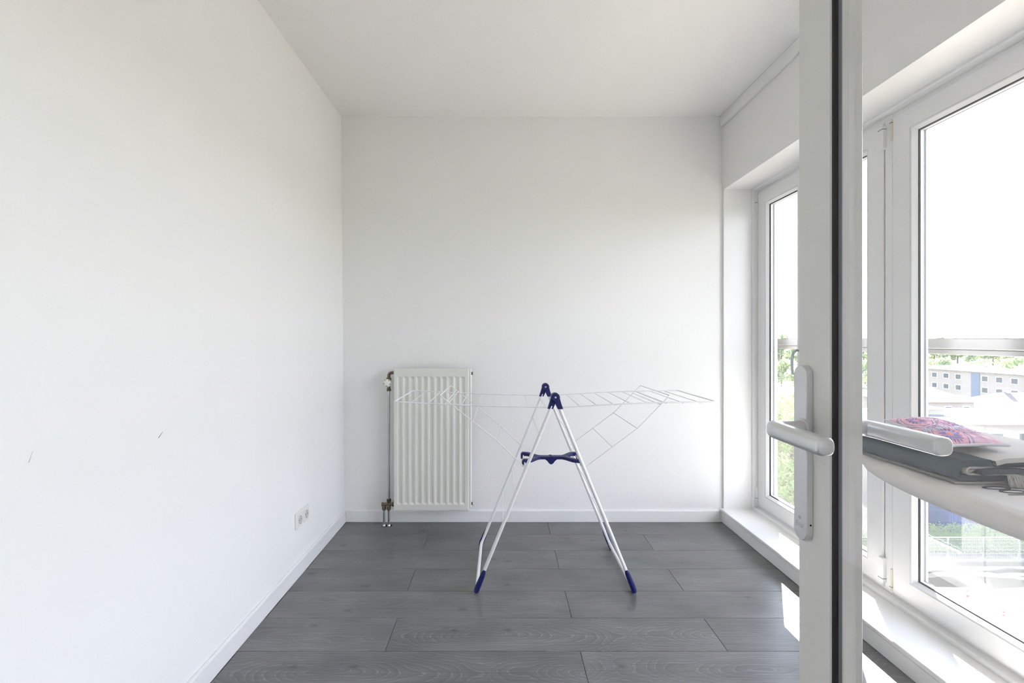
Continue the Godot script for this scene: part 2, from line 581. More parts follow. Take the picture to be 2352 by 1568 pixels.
	var bb := part(self, "baseboard_back", st, M.white_gloss)
	tag(bb, "white skirting board under the end wall", "skirting", "", "structure")
	for e in [[XL + 0.012, -0.9588], [1.4056, 1.4195]]:
		st = begin()
		bx(st, e[0], e[1], 0.001, 0.0775, BACK - 0.0135, BACK, 0.001)
		part(bb, "corner_block", st, M.white_gloss)

	# boxed strip where ceiling meets the window wall
	st = begin()
	bx(st, 1.414, XR, 2.540, CEIL, NEAR_WALL, BACK, 0.002)
	tag(part(self, "trim_2", st, M.wall_paint), "narrow white boxed strip where ceiling meets window wall", "cornice", "", "structure")

	# sill board with its skirting
	st = begin()
	bx(st, 1.412, 1.645, NY0 - 0.017, NY0, N0 - 0.03, BACK - 0.001, 0.0025)
	var sill := part(self, "trim_3", st, M.sill_white)
	tag(sill, "low white window sill board inside the niche", "window sill", "", "structure")
	st = begin()
	bx(st, 1.4205, XR, 0.064, NY0 - 0.017, N0 - 0.03, BACK - 0.001)
	part(sill, "caulk_line", st, M.caulk)
	st = begin()
	bx(st, 1.4185, XR, 0.001, 0.066, NEAR_WALL, BACK - 0.001, 0.002)
	tag(part(self, "baseboard_right", st, M.white_gloss), "white skirting board under the window sill", "skirting", "", "structure")
	# niche linings
	st = begin()
	bx(st, XR - 0.0005, 1.615, NY0, NY1, N1 - 0.004, N1 + 0.001)
	bx(st, XR - 0.0005, 1.615, NY0, NY1, N0 - 0.001, N0 + 0.004)
	bx(st, XR - 0.0005, 1.615, NY1 - 0.004, NY1 + 0.001, N0, N1)
	tag(part(self, "trim_4", st, M.white_gloss), "smooth white lining boards of the window niche", "lining", "", "structure")

func build_floor() -> void:
	var st := begin()
	bx(st, -2.8, 1.60, -0.25, -0.0105, NEAR_WALL - 4.3, BACK + 0.1)
	var fl := part(self, "floor", st, M.subfloor)
	tag(fl, "dark grey wood-grain laminate plank floor", "floor", "", "structure")
	var mats := []
	for i in 6:
		mats.append(plank_material(i, [0.452, 0.430, 0.460, 0.438, 0.468, 0.452][i], [0.9, 0.25, 0.5, 0.15, 0.75, 0.35][i]))
	var edge := 2.621
	var wid := 0.1959
	var rows := [[edge, BACK + 0.02]]
	for i in 36:
		rows.append([edge - wid * (i + 1), edge - wid * i])
	var r := RandomNumberGenerator.new()
	r.seed = 77
	# which print each visible plank shows: the boldest figure lies in the two nearest rows
	var pick := {5: [2, 0, 1, 2], 6: [4, 0, 4, 1], 7: [0, 4, 0, 2]}
	for i in rows.size():
		var first := 0.300 - 1.292 * 2 if i % 2 == 0 else -0.436 - 1.292
		for k in 4:
			var xa := maxf(first + 1.292 * k, XL - 0.03)
			var xb := minf(first + 1.292 * (k + 1), XR + 0.02)
			if xb - xa < 0.02:
				continue
			var which: int = pick[i][k] if pick.has(i) else r.randi_range(1, 5)
			if not pick.has(i) and which == 4:
				which = 3
			var flip := r.randf() < 0.5
			var shift := r.randf()
			plank(fl, xa + 0.0007, xb - 0.0007, rows[i][0] + 0.0007, rows[i][1] - 0.0007, first + 1.292 * k, flip, shift, mats[which])

func plank(parent: Node3D, xa: float, xb: float, da: float, db: float, x0: float, flip: bool, shift: float, m: Material) -> void:
	var st := begin()
	var c := 0.0012
	var yt := 0.0
	var uv := func(x: float, d: float) -> Vector2:
		var u := (x - x0) / 1.292
		var v := (d - da) / 0.1959
		return Vector2((1.0 - u if flip else u) + floorf(shift * 3.0) * 0.0, 1.0 - v if flip else v)
	var top := [W(xa + c, yt, da + c), W(xb - c, yt, da + c), W(xb - c, yt, db - c), W(xa + c, yt, db - c)]
	var rim := [W(xa, yt - c, da), W(xb, yt - c, da), W(xb, yt - c, db), W(xa, yt - c, db)]
	var low := [W(xa, -0.0104, da), W(xb, -0.0104, da), W(xb, -0.0104, db), W(xa, -0.0104, db)]
	var out := [Vector3(0, 0, 1), Vector3(1, 0, 0), Vector3(0, 0, -1), Vector3(-1, 0, 0)]
	var uvs := []
	for p in top:
		uvs.append(uv.call(p.x, -p.z))
	face(st, top, Vector3.UP, uvs)
	for k in 4:
		var l := (k + 1) % 4
		face(st, [top[k], top[l], rim[l], rim[k]], Vector3.UP + out[k], [uvs[k], uvs[l], uvs[l], uvs[k]])
		face(st, [rim[k], rim[l], low[l], low[k]], out[k], [uvs[k], uvs[l], uvs[l], uvs[k]])
	face(st, low, Vector3.DOWN, uvs)
	part(parent, "plank", st, m)

# ------------------------------------------------------------------ windows
func sash(win: Node3D, y0: float, y1: float, d0: float, d1: float) -> MeshInstance3D:
	var st := begin()
	ring(st, y0, y1, d0, d1, [Vector2(0, 1.690), Vector2(0, 1.642), Vector2(0.003, 1.638), Vector2(0.078, 1.638), Vector2(0.0785, 1.6405), Vector2(0.0800, 1.6405), Vector2(0.0805, 1.6385), Vector2(0.084, 1.640), Vector2(0.095, 1.656)])
	ring(st, y0, y1, d0, d1, [Vector2(0.097, 1.684), Vector2(0.090, 1.690), Vector2(0.090, 1.700), Vector2(0.0, 1.700), Vector2(0, 1.690)])
	var s := part(win, "sash", st, M.upvc)
	st = begin()
	ring(st, y0, y1, d0, d1, [Vector2(0.0945, 1.6555), Vector2(0.0985, 1.6575), Vector2(0.0985, 1.6605)])
	part(s, "gasket", st, M.rubber)
	st = begin()
	ring(st, y0, y1, d0, d1, [Vector2(0.0990, 1.6605), Vector2(0.1005, 1.6615), Vector2(0.1005, 1.6725), Vector2(0.0990, 1.6735)])
	part(s, "spacer", st, M.spacer)
	st = begin()
	ring(st, y0, y1, d0, d1, [Vector2(0.0995, 1.6735), Vector2(0.0995, 1.6835), Vector2(0.0960, 1.6850)])
	part(s, "outer_gasket", st, M.grey_rubber)
	for e in [[1.6607, "window_glass"], [1.6740, "haze_veil_glass"]]:
		st = begin()
		var i := 0.096
		face(st, [W(e[0], y0 + i, d0 + i), W(e[0], y1 - i, d0 + i), W(e[0], y1 - i, d1 - i), W(e[0], y0 + i, d1 - i)], Vector3.LEFT)
		part(s, "pane", st, M[e[1]])
	return s

func window_handle(s: MeshInstance3D, y: float, d: float) -> void:
	var st := begin()
	bx(st, 1.628, 1.639, y - 0.035, y + 0.035, d - 0.014, d + 0.014, 0.004)
	var h := part(s, "handle", st, M.steel)
	st = begin()
	var pts := []
	for p in [[1.632, 0.0], [1.612, 0.004], [1.600, -0.004], [1.592, -0.020], [1.587, -0.045], [1.586, -0.075], [1.588, -0.105], [1.591, -0.130]]:
		pts.append(W(p[0], y + p[1], d))
	tube(st, pts, 0.0065, 10)
	part(h, "lever", st, M.steel)

func build_windows() -> void:
	var win := thing("window_1", "tall white plastic-framed windows in the deep niche", "window", W(1.66, NY0, (N0 + N1) / 2.0), "", "structure")
	var st := begin()
	# fixed frame with a cover strip, mullion, and meeting strip between the pair of narrow sashes
	ring(st, NY0 - 0.002, NY1 + 0.002, N0 - 0.002, N1 + 0.002, [Vector2(0, 1.76), Vector2(0, 1.608), Vector2(0.0150, 1.610), Vector2(0.0185, 1.616), Vector2(0.0185, 1.630), Vector2(0.0215, 1.646), Vector2(0.046, 1.646), Vector2(0.046, 1.70), Vector2(0.03, 1.76), Vector2(0, 1.76)])
	bx(st, 1.6415, 1.70, NY0 + 0.02, NY1 - 0.02, 1.8235, 1.8600, 0.002)
	bx(st, 1.6500, 1.70, NY0 + 0.02, NY1 - 0.02, 2.300, 2.345, 0.002)
	part(win, "window_frame", st, M.upvc)
	st = begin()
	bx(st, 1.652, 1.668, NY0 + 0.03, NY1 - 0.03, 1.855, 1.868)
	bx(st, 1.655, 1.668, NY0 + 0.03, NY1 - 0.03, 1.818, 1.8255)
	part(win, "frame_seal", st, M.rubber)
	var y0 := 0.118; var y1 := 2.102
	var sa := sash(win, y0, y1, 2.323, 2.776)
	var sb := sash(win, y0, y1, 1.8650, 2.317)
	var sc := sash(win, y0, y1, 0.520, 1.8215)
	window_handle(sa, 1.112, 2.372)
	window_handle(sc, 1.112, 0.570)
	# hinges: white ones on the narrow sashes, cream ones on the wide sash
	for e in [[sb, 0.140, 0.245, 1.8625, "upvc"], [sb, 1.985, 2.085, 1.8625, "upvc"], [sa, 0.150, 0.235, 2.781, "upvc"], [sa, 1.985, 2.055, 2.781, "upvc"], [sc, 0.125, 0.215, 1.8225, "cream_plastic"], [sc, 2.005, 2.095, 1.8225, "cream_plastic"]]:
		st = begin()
		var wide: float = 0.011 if e[4] == "upvc" else 0.005
		bx(st, 1.624 if e[4] == "upvc" else 1.632, 1.646, e[1], e[2], e[3] - wide, e[3] + wide, 0.003)
		var hg := part(e[0], "hinge", st, M[e[4]])
		st = begin()
		var cut: float = e[1] + (e[2] - e[1]) * (0.16 if e[1] < 1.0 else 0.84)
		bx(st, 1.6232 if e[4] == "upvc" else 1.6312, 1.645, cut - 0.0012, cut + 0.0012, e[3] - wide - 0.0006, e[3] + wide + 0.0006)
		part(hg, "joint_line", st, M.grey_rubber)

# ------------------------------------------------------------------ open glazed door
func build_door() -> void:
	var xa := 0.4164; var xb := 0.4580
	var far := 0.6095; var near := -0.215
	var zs := 0.549; var yb := 0.012; var yt := 2.10
	var dr := thing("door_1", "open cream-white glazed door with a satin silver lever handle", "door", W((xa + xb) / 2.0, yb, (far + near) / 2.0), "", "structure")
	var st := begin()
	bx(st, xa, xb, yb, yt, zs, far, 0.0022)
	part(dr, "stile", st, M.door_paint)
	st = begin()
	bx(st, xa, xb, yb, yt, near, near + 0.06, 0.002)
	part(dr, "stile", st, M.door_paint)
	st = begin()
	bx(st, xa, xb, yb, yb + 0.075, near + 0.06, zs, 0.002)
	part(dr, "rail", st, M.door_paint)
	st = begin()
	bx(st, xa, xb, yt - 0.06, yt, near + 0.06, zs, 0.002)
	part(dr, "rail", st, M.door_paint)
	var y0 := yb + 0.075; var y1 := yt - 0.06; var n0 := near + 0.06
	st = begin()
	ring(st, y0, y1, n0, zs, [Vector2(0.0, xa + 0.0012), Vector2(0.0035, xa + 0.0006), Vector2(0.0065, xa + 0.0022), Vector2(0.0065, xa + 0.0046)])
	var g := part(dr, "gasket", st, M.rubber)
	st = begin()
	ring(st, y0, y1, n0, zs, [Vector2(0.0065, xa + 0.0046), Vector2(0.0075, xa + 0.0085)])
	part(g, "spacer", st, M.dark_spacer)
	st = begin()
	ring(st, y0, y1, n0, zs, [Vector2(0.0075, xa + 0.0085), Vector2(0.0070, xa + 0.0115), Vector2(-0.0035, xb + 0.0002), Vector2(-0.0045, xb + 0.0002)])
	part(dr, "glazing_bead", st, M.door_paint)
	for x in [xa + 0.0048, xa + 0.0100]:
		st = begin()
		face(st, [W(x, y0, n0), W(x, y1, n0), W(x, y1, zs), W(x, y0, zs)], Vector3.LEFT)
		part(dr, "pane", st, M.door_glass)
	# long plate and lever on both faces
	for s: float in [-1.0, 1.0]:
		var xf: float = xa if s < 0 else xb
		st = begin()
		var cy := 1.0225; var hy := 0.1185; var cd := 0.5925; var hd := 0.0125
		var poly := PackedVector2Array()
		for k in 13:
			var an := PI * k / 12.0
			poly.append(Vector2(cos(an) * hd, hy - hd + sin(an) * hd))
		for k in 13:
			var an := PI + PI * k / 12.0
			poly.append(Vector2(cos(an) * hd, -hy + hd + sin(an) * hd))
		var t := Transform3D(Basis(Vector3(0, 0, 1), Vector3(0, 1, 0), Vector3(-1, 0, 0)), W(xf + s * 0.0044, cy, cd))
		prism(st, t, poly, 0.0040)
		# bevelled face
		var inner := PackedVector2Array()
		for p in poly:
			inner.append(Vector2(p.x * 0.92, p.y * 0.9915))
		for k in poly.size():
			var l := (k + 1) % poly.size()
			var q := []
			for e in [[poly[k], 0.0084], [poly[l], 0.0084], [inner[l], 0.0094], [inner[k], 0.0094]]:
				q.append(W(xf + s * e[1], cy + e[0].y, cd - e[0].x))
			face(st, q, Vector3(s, 0, 0))
		var cap := []
		for p in inner:
			cap.append(W(xf + s * 0.0094, cy + p.y, cd - p.x))
		face(st, cap, Vector3(s, 0, 0))
		var pl := part(dr, "handle_plate", st, M.satin_metal)
		if s < 0:
			# faint engraved maker's mark near the foot of the plate and the key-cover screw on its edge
			st = begin()
			lathe(st, Transform3D(Basis(Vector3(0, 1, 0), Vector3(-1, 0, 0), Vector3(0, 0, 1)), W(xf - 0.00945, 0.9345, cd)), [Vector2(0.0, 0.0003), Vector2(0.0022, 0.0003), Vector2(0.0024, 0.0)], 14)
			part(pl, "engraved_mark", st, mat("engraved_dot", Color(0.75, 0.76, 0.77), 0.42, 0.75))
			var tm := TextMesh.new()
			tm.text = "Buz"
			tm.font_size = 32
			tm.pixel_size = 0.0003
			tm.depth = 0.0003
			var sf := SystemFont.new()
			sf.font_names = PackedStringArray(["Droid Sans"])
			tm.font = sf
			var lt := MeshInstance3D.new()
			lt.name = "lettering"
			lt.mesh = tm
			tm.material = mat("engraving", Color(0.765, 0.77, 0.78), 0.42, 0.75)
			pl.add_child(lt, true)
			lt.global_transform = Transform3D(Basis(Vector3(0, 0, 1), Vector3(0, 1, 0), Vector3(-1, 0, 0)), W(xf - 0.00945, 0.925, cd))
			st = begin()
			lathe(st, Transform3D(Basis(Vector3(1, 0, 0), Vector3(0, 0, 1), Vector3(0, -1, 0)), W(xf - 0.0035, 0.9285, cd - hd)), [Vector2(0.0, 0.0003), Vector2(0.0012, 0.0003), Vector2(0.0012, -0.001)], 10)
			part(pl, "screw", st, M.rubber)
		# lever: neck out of the plate, then a flattened bar running along the door
		st = begin()
		var ly := 1.0575
		lathe(st, Transform3D(Basis(Vector3(0, 1, 0), Vector3(s, 0, 0), Vector3(0, 0, 1)), W(xf + s * 0.0090, ly, 0.587)), [Vector2(0.0, 0.003), Vector2(0.0120, 0.003), Vector2(0.0126, 0.002), Vector2(0.0126, 0.0)], 24)
		part(pl, "rosette", st, M.satin_metal)
		st = begin()
		lever_bar(st, xf, s, ly)
		part(dr, "lever_handle", st, M.satin_metal)

func lever_bar(st: SurfaceTool, xf: float, s: float, ly: float) -> void:
	var off := 0.0515 if s < 0 else 0.0400
	var path := rounded([W(xf + s * 0.008, ly, 0.587), W(xf + s * off, ly - 0.001, 0.590), W(xf + s * off, ly - 0.002, 0.491)], 0.022, 8)
	# superellipse cross-section sweep
	var n := path.size()
	var rings := []
	var nors := []
	for i in n:
		var a: Vector3 = path[maxi(i - 1, 0)]
		var b: Vector3 = path[mini(i + 1, n - 1)]
		var t := (b - a).normalized()
		var side := t.cross(Vector3.UP).normalized()
		var f := float(i) / (n - 1)
		var hh := lerpf(0.0095, 0.0108, smoothstep(0.0, 0.5, f))
		var hw := lerpf(0.0095, 0.0110, smoothstep(0.0, 0.5, f))
		var rg := []
		var nn := []
		for k in 24:
			var an := TAU * k / 24.0
			var c := cos(an); var q := sin(an)
			var e := 0.68
			var v := side * (signf(c) * pow(absf(c), e) * hw) + Vector3.UP * (signf(q) * pow(absf(q), e) * hh)
			rg.append(path[i] + v)
			nn.append((side * (signf(c) * pow(absf(c), 2.0 - e) / hw) + Vector3.UP * (signf(q) * pow(absf(q), 2.0 - e) / hh)).normalized())
		rings.append(rg)
		nors.append(nn)
	# rounded end
	var last: Array = rings[n - 1]
	var ln: Array = nors[n - 1]
	var dir: Vector3 = (path[n - 1] - path[n - 2]).normalized()
	for e in [[0.9, 0.0022, 0.5], [0.72, 0.0034, 0.8]]:
		var rg := []
		var nn := []
		for k in 24:
			rg.append(path[n - 1] + (last[k] - path[n - 1]) * e[0] + dir * e[1])
			nn.append((ln[k] * (1.0 - e[2]) + dir * e[2]).normalized())
		rings.append(rg)
		nors.append(nn)
	for i in rings.size() - 1:
		for k in 24:
			var l := (k + 1) % 24
			squad(st, [rings[i][k], rings[i][l], rings[i + 1][l], rings[i + 1][k]], [nors[i][k], nors[i][l], nors[i + 1][l], nors[i + 1][k]])
	var tip: Array = rings[rings.size() - 1]
	for k in 24:
		var l := (k + 1) % 24
		stri(st, path[n - 1] + dir * 0.0038, tip[k], tip[l], dir, nors[rings.size() - 1][k], nors[rings.size() - 1][l])
	face(st, rings[0], -(path[1] - path[0]))

# ------------------------------------------------------------------ radiator
func build_radiator() -> void:
	var x0 := -0.6630; var x1 := -0.1990; var y0 := 0.1130; var y1 := 0.9900
	var df := 2.7000     # front face depth
	var ra := thing("radiator", "cream-white ribbed panel radiator with copper-brown pipes on the end wall", "radiator", W((x0 + x1) / 2.0, 0.0, 2.76))
	# front panel with eleven pressed channels
	var st := begin()
	var n := 11
	var pitch := 0.0392
	var mid := (x0 + x1) / 2.0 - 0.001
	var ca := 0.1480; var cb := 0.9450
	var hgt := func(x: float, y: float) -> float:
		var k := (x - mid) / pitch + 0.5 * (n % 2 + 1)
		k = (x - mid) / pitch
		var i := roundf(k)
		if absf(i) > 5.0:
			return 0.0
		var fx := smoothstep(0.42, 0.14, absf(k - i))
		var fy := smoothstep(ca, ca + 0.014, y) * smoothstep(cb, cb - 0.014, y)
		return 0.0085 * fx * fy
	var xs := []
	xs.append(x0 + 0.003)
	var sub := 14
	for i in range(-5 * sub - 7, 5 * sub + 8):
		xs.append(mid + pitch * i / sub)
	xs.append(x1 - 0.003)
	var ys := [y0 + 0.003, ca - 0.004]
	for i in 8:
		ys.append(ca + 0.014 * i / 7.0)
	for i in 8:
		ys.append(cb - 0.014 + 0.014 * i / 7.0)
	ys.append(cb + 0.004)
	ys.append(y1 - 0.003)
	var e := 0.0008
	for j in ys.size() - 1:
		for i in xs.size() - 1:
			var p := []
			var nn := []
			for c in [[i, j], [i + 1, j], [i + 1, j + 1], [i, j + 1]]:
				var x: float = xs[c[0]]; var y: float = ys[c[1]]
				p.append(W(x, y, df + hgt.call(x, y)))
				var gx: float = (hgt.call(x + e, y) - hgt.call(x - e, y)) / (2 * e)
				var gy: float = (hgt.call(x, y + e) - hgt.call(x, y - e)) / (2 * e)
				nn.append(Vector3(gx, gy, 1.0).normalized())
			squad(st, p, nn)
	# rim turning back
	var prev := [x0 + 0.003, x1 - 0.003, y0 + 0.003, y1 - 0.003, df]
	for s in [[0.0012, 0.0008], [0.0, 0.003], [0.0, 0.012]]:
		var cur := [x0 + s[0], x1 - s[0], y0 + s[0], y1 - s[0], df + s[1]]
		var A := [W(prev[0], prev[2], prev[4]), W(prev[1], prev[2], prev[4]), W(prev[1], prev[3], prev[4]), W(prev[0], prev[3], prev[4])]
		var B := [W(cur[0], cur[2], cur[4]), W(cur[1], cur[2], cur[4]), W(cur[1], cur[3], cur[4]), W(cur[0], cur[3], cur[4])]
		var o := [Vector3.DOWN, Vector3.RIGHT, Vector3.UP, Vector3.LEFT]
		for k in 4:
			var l := (k + 1) % 4
			face(st, [A[k], A[l], B[l], B[k]], o[k] + Vector3(0, 0, 0.4))
		prev = cur
	part(ra, "front_panel", st, M.radiator_enamel)
	# pressed flange standing out a little round the front panel
	st = begin()
	var rr := 0.012
	var po := PackedVector2Array()
	var fx0 := x0 - 0.003; var fx1 := x1 + 0.004; var fy0 := y0 - 0.010; var fy1 := y1 + 0.003
	for c in [[fx1 - rr, fy1 - rr, 0.0], [fx0 + rr, fy1 - rr, 0.5], [fx0 + rr, fy0 + rr, 1.0], [fx1 - rr, fy0 + rr, 1.5]]:
		for k in 6:
			var an: float = PI * (c[2] + 0.5 * k / 5.0)
			po.append(Vector2(c[0] + cos(an) * rr, c[1] + sin(an) * rr))
	prism(st, Transform3D(Basis(), W(0, 0, df + 0.015)), po, 0.004)
	part(ra, "flange", st, M.radiator_enamel)
	st = begin()
	bx(st, x0 + 0.002, x1 + 0.014, y0 + 0.004, y1 - 0.002, df + 0.028, df + 0.052, 0.004)
	bx(st, x0 + 0.004, x1 + 0.016, y0 + 0.006, y1 - 0.004, df + 0.060, df + 0.072, 0.003)
	part(ra, "rear_panel", st, M.radiator_enamel)
	# wall brackets
	st = begin()
	for x in [x0 + 0.09, x1 - 0.09]:
		bx(st, x - 0.012, x + 0.012, y0 + 0.06, y1 - 0.06, df + 0.05, BACK)
	part(ra, "wall_bracket", st, M.radiator_enamel)
	# flow connection: elbow, thermostat-less valve with a white hand wheel, and the riser
	var xp := -0.7045; var dp := 2.743
	st = begin()
	tube(st, rounded([W(x0 + 0.004, 0.9640, dp), W(xp, 0.9640, dp), W(xp, 0.9050, dp)], 0.026, 7), 0.0095, 12)
	lathe(st, Transform3D(Basis(Vector3(0, 0, 1), Vector3(1, 0, 0), Vector3(0, 1, 0)), W(x0 - 0.004, 0.9640, dp)), [Vector2(0.0, -0.004), Vector2(0.0115, -0.004), Vector2(0.0115, 0.006), Vector2(0.0, 0.006)], 6)
	lathe(st, Transform3D(Basis(), W(xp, 0.921, dp)), [Vector2(0.0, 0.012), Vector2(0.0155, 0.011), Vector2(0.0155, -0.006), Vector2(0.011, -0.020), Vector2(0.011, -0.058), Vector2(0.014, -0.060), Vector2(0.014, -0.072), Vector2(0.0, -0.072)], 12)
	part(ra, "valve_body", st, M.brass)
	st = begin()
	var hw := Transform3D(Basis(Vector3(1, 0, 0), Vector3(0, 0.18, 0.98).normalized(), Vector3(0, -0.98, 0.18).normalized()), W(xp - 0.004, 0.8985, dp - 0.010))
	lathe(st, hw, [Vector2(0.0, 0.028), Vector2(0.012, 0.0275), Vector2(0.020, 0.024), Vector2(0.0245, 0.016), Vector2(0.0255, 0.006), Vector2(0.023, -0.002), Vector2(0.014, -0.006), Vector2(0.0, -0.006)], 28)
	var wheel := part(ra, "hand_wheel", st, M.valve_white)
	for k in 5:
		st = begin()
		var an := TAU * k / 5.0 + 0.35
		var c: Vector3 = hw * Vector3(cos(an) * 0.0195, 0.0235, sin(an) * 0.0195)
		lathe(st, Transform3D(hw.basis, c), [Vector2(0.0, 0.0022), Vector2(0.003, 0.0018), Vector2(0.0036, 0.0)], 10)
		part(wheel, "grip_notch", st, M.brass)
	st = begin()
	tube(st, [W(xp, 0.855, dp), W(xp, 0.155, dp)], 0.0075, 12)
	part(ra, "riser_pipe", st, M.steel)
	st = begin()
	lathe(st, Transform3D(Basis(), W(xp, 0.1360, dp)), [Vector2(0.0, 0.033), Vector2(0.0145, 0.032), Vector2(0.0145, 0.016), Vector2(0.010, 0.010), Vector2(0.010, 0.0)], 6)
	lathe(st, Transform3D(Basis(Vector3(0, -1, 0), Vector3(1, 0, 0), Vector3(0, 0, 1)), W(xp - 0.044, 0.1365, dp)), [Vector2(0.0, 0.0), Vector2(0.0125, 0.0), Vector2(0.0125, 0.005), Vector2(0.0100, 0.007), Vector2(0.0100, 0.066), Vector2(0.0150, 0.069), Vector2(0.0150, 0.085), Vector2(0.0, 0.085)], 14)
	for x in [xp - 0.030, xp]:
		lathe(st, Transform3D(Basis(), W(x, 0.1100, dp)), [Vector2(0.0, 0.024), Vector2(0.0105, 0.020), Vector2(0.0135, 0.012), Vector2(0.0135, -0.006), Vector2(0.0085, -0.012), Vector2(0.0, -0.012)], 6)
	part(ra, "valve_block", st, M.brass)
	for x in [xp - 0.030, xp]:
		st = begin()
		tube(st, [W(x, 0.104, dp), W(x, 0.001, dp)], 0.0072, 12)
		var pp := part(ra, "floor_pipe", st, M.steel)
		st = begin()
		lathe(st, Transform3D(Basis(), W(x, 0.0006, dp)), [Vector2(0.0076, 0.010), Vector2(0.0105, 0.003), Vector2(0.012, 0.0)], 14)
		part(pp, "collar", st, M.steel)
		st = begin()
		lathe(st, Transform3D(Basis(), W(x + 0.003, 0.0004, dp)), [Vector2(0.0, 0.0003), Vector2(0.0175, 0.0003), Vector2(0.0178, 0.0)], 18)
		part(pp, "floor_hole", st, M.black_hole)
	# plugs on the other end: blind plug at the top, bleed tap at the bottom
	st = begin()
	lathe(st, Transform3D(Basis(Vector3(0, -1, 0), Vector3(1, 0, 0), Vector3(0, 0, 1)), W(x1 + 0.014, 0.9600, dp)), [Vector2(0.0, 0.010), Vector2(0.009, 0.010), Vector2(0.010, 0.006), Vector2(0.010, 0.0)], 8)
	part(ra, "blind_plug", st, M.brass)
	st = begin()
	lathe(st, Transform3D(Basis(Vector3(0, -1, 0), Vector3(1, 0, 0), Vector3(0, 0, 1)), W(x1 + 0.014, 0.1410, dp)), [Vector2(0.0, 0.009), Vector2(0.009, 0.009), Vector2(0.010, 0.0)], 8)
	var bt := part(ra, "bleed_tap", st, M.brass)
	st = begin()
	tube(st, [W(x1 + 0.020, 0.141, dp - 0.002), W(x1 + 0.032, 0.139, dp - 0.006), W(x1 + 0.034, 0.126, dp - 0.008)], 0.0045, 8)
	part(bt, "spout", st, M.valve_white)

# ------------------------------------------------------------------ wall socket
func build_socket() -> void:
	var dc := 2.205; var yc := 0.2770
	var xw := lerpf(XL, XLT, yc / CEIL)
	var so := thing("wall_socket", "white double wall socket low on the side wall", "socket", W(xw, yc - 0.04, dc))
	var st := begin()
	bx(st, xw - 0.001, xw + 0.0085, yc - 0.0400, yc + 0.0400, dc - 0.0705, dc + 0.0705, 0.0028)
	part(so, "cover_plate", st, M.socket_white)
	var t := Basis(Vector3(0, 0, 1), Vector3(1, 0, 0), Vector3(0, 1, 0))
	for s: float in [-1.0, 1.0]:
		st = begin()
		bx(st, xw + 0.008, xw + 0.0098, yc - 0.0280, yc + 0.0280, dc + s * 0.0355 - 0.0275, dc + s * 0.0355 + 0.0275, 0.0016)
		var ins := part(so, "outlet", st, M.socket_white)
		st = begin()
		# round well: rim and floor set into the insert's face
		lathe(st, Transform3D(t, W(xw + 0.0098, yc, dc + s * 0.0355)), [Vector2(0.0205, 0.0012), Vector2(0.0195, 0.0014), Vector2(0.0190, 0.0006), Vector2(0.0, 0.0006)], 28)
		part(ins, "well", st, mat("socket_well", Color(0.80, 0.795, 0.775), 0.45) if not M.has("socket_well") else M.socket_well)
		for q: float in [-1.0, 1.0]:
			st = begin()
			lathe(st, Transform3D(t, W(xw + 0.0104, yc, dc + s * 0.0355 + q * 0.0095)), [Vector2(0.0, 0.0004), Vector2(0.0025, 0.0004), Vector2(0.0026, 0.0)], 10)
			part(ins, "pin_hole", st, M.black_hole)
			st = begin()
			bx(st, xw + 0.0098, xw + 0.0118, yc + q * 0.0178 - 0.0018, yc + q * 0.0178 + 0.0018, dc + s * 0.0355 - 0.003, dc + s * 0.0355 + 0.003, 0.0005)
			part(ins, "earth_clip", st, M.steel)

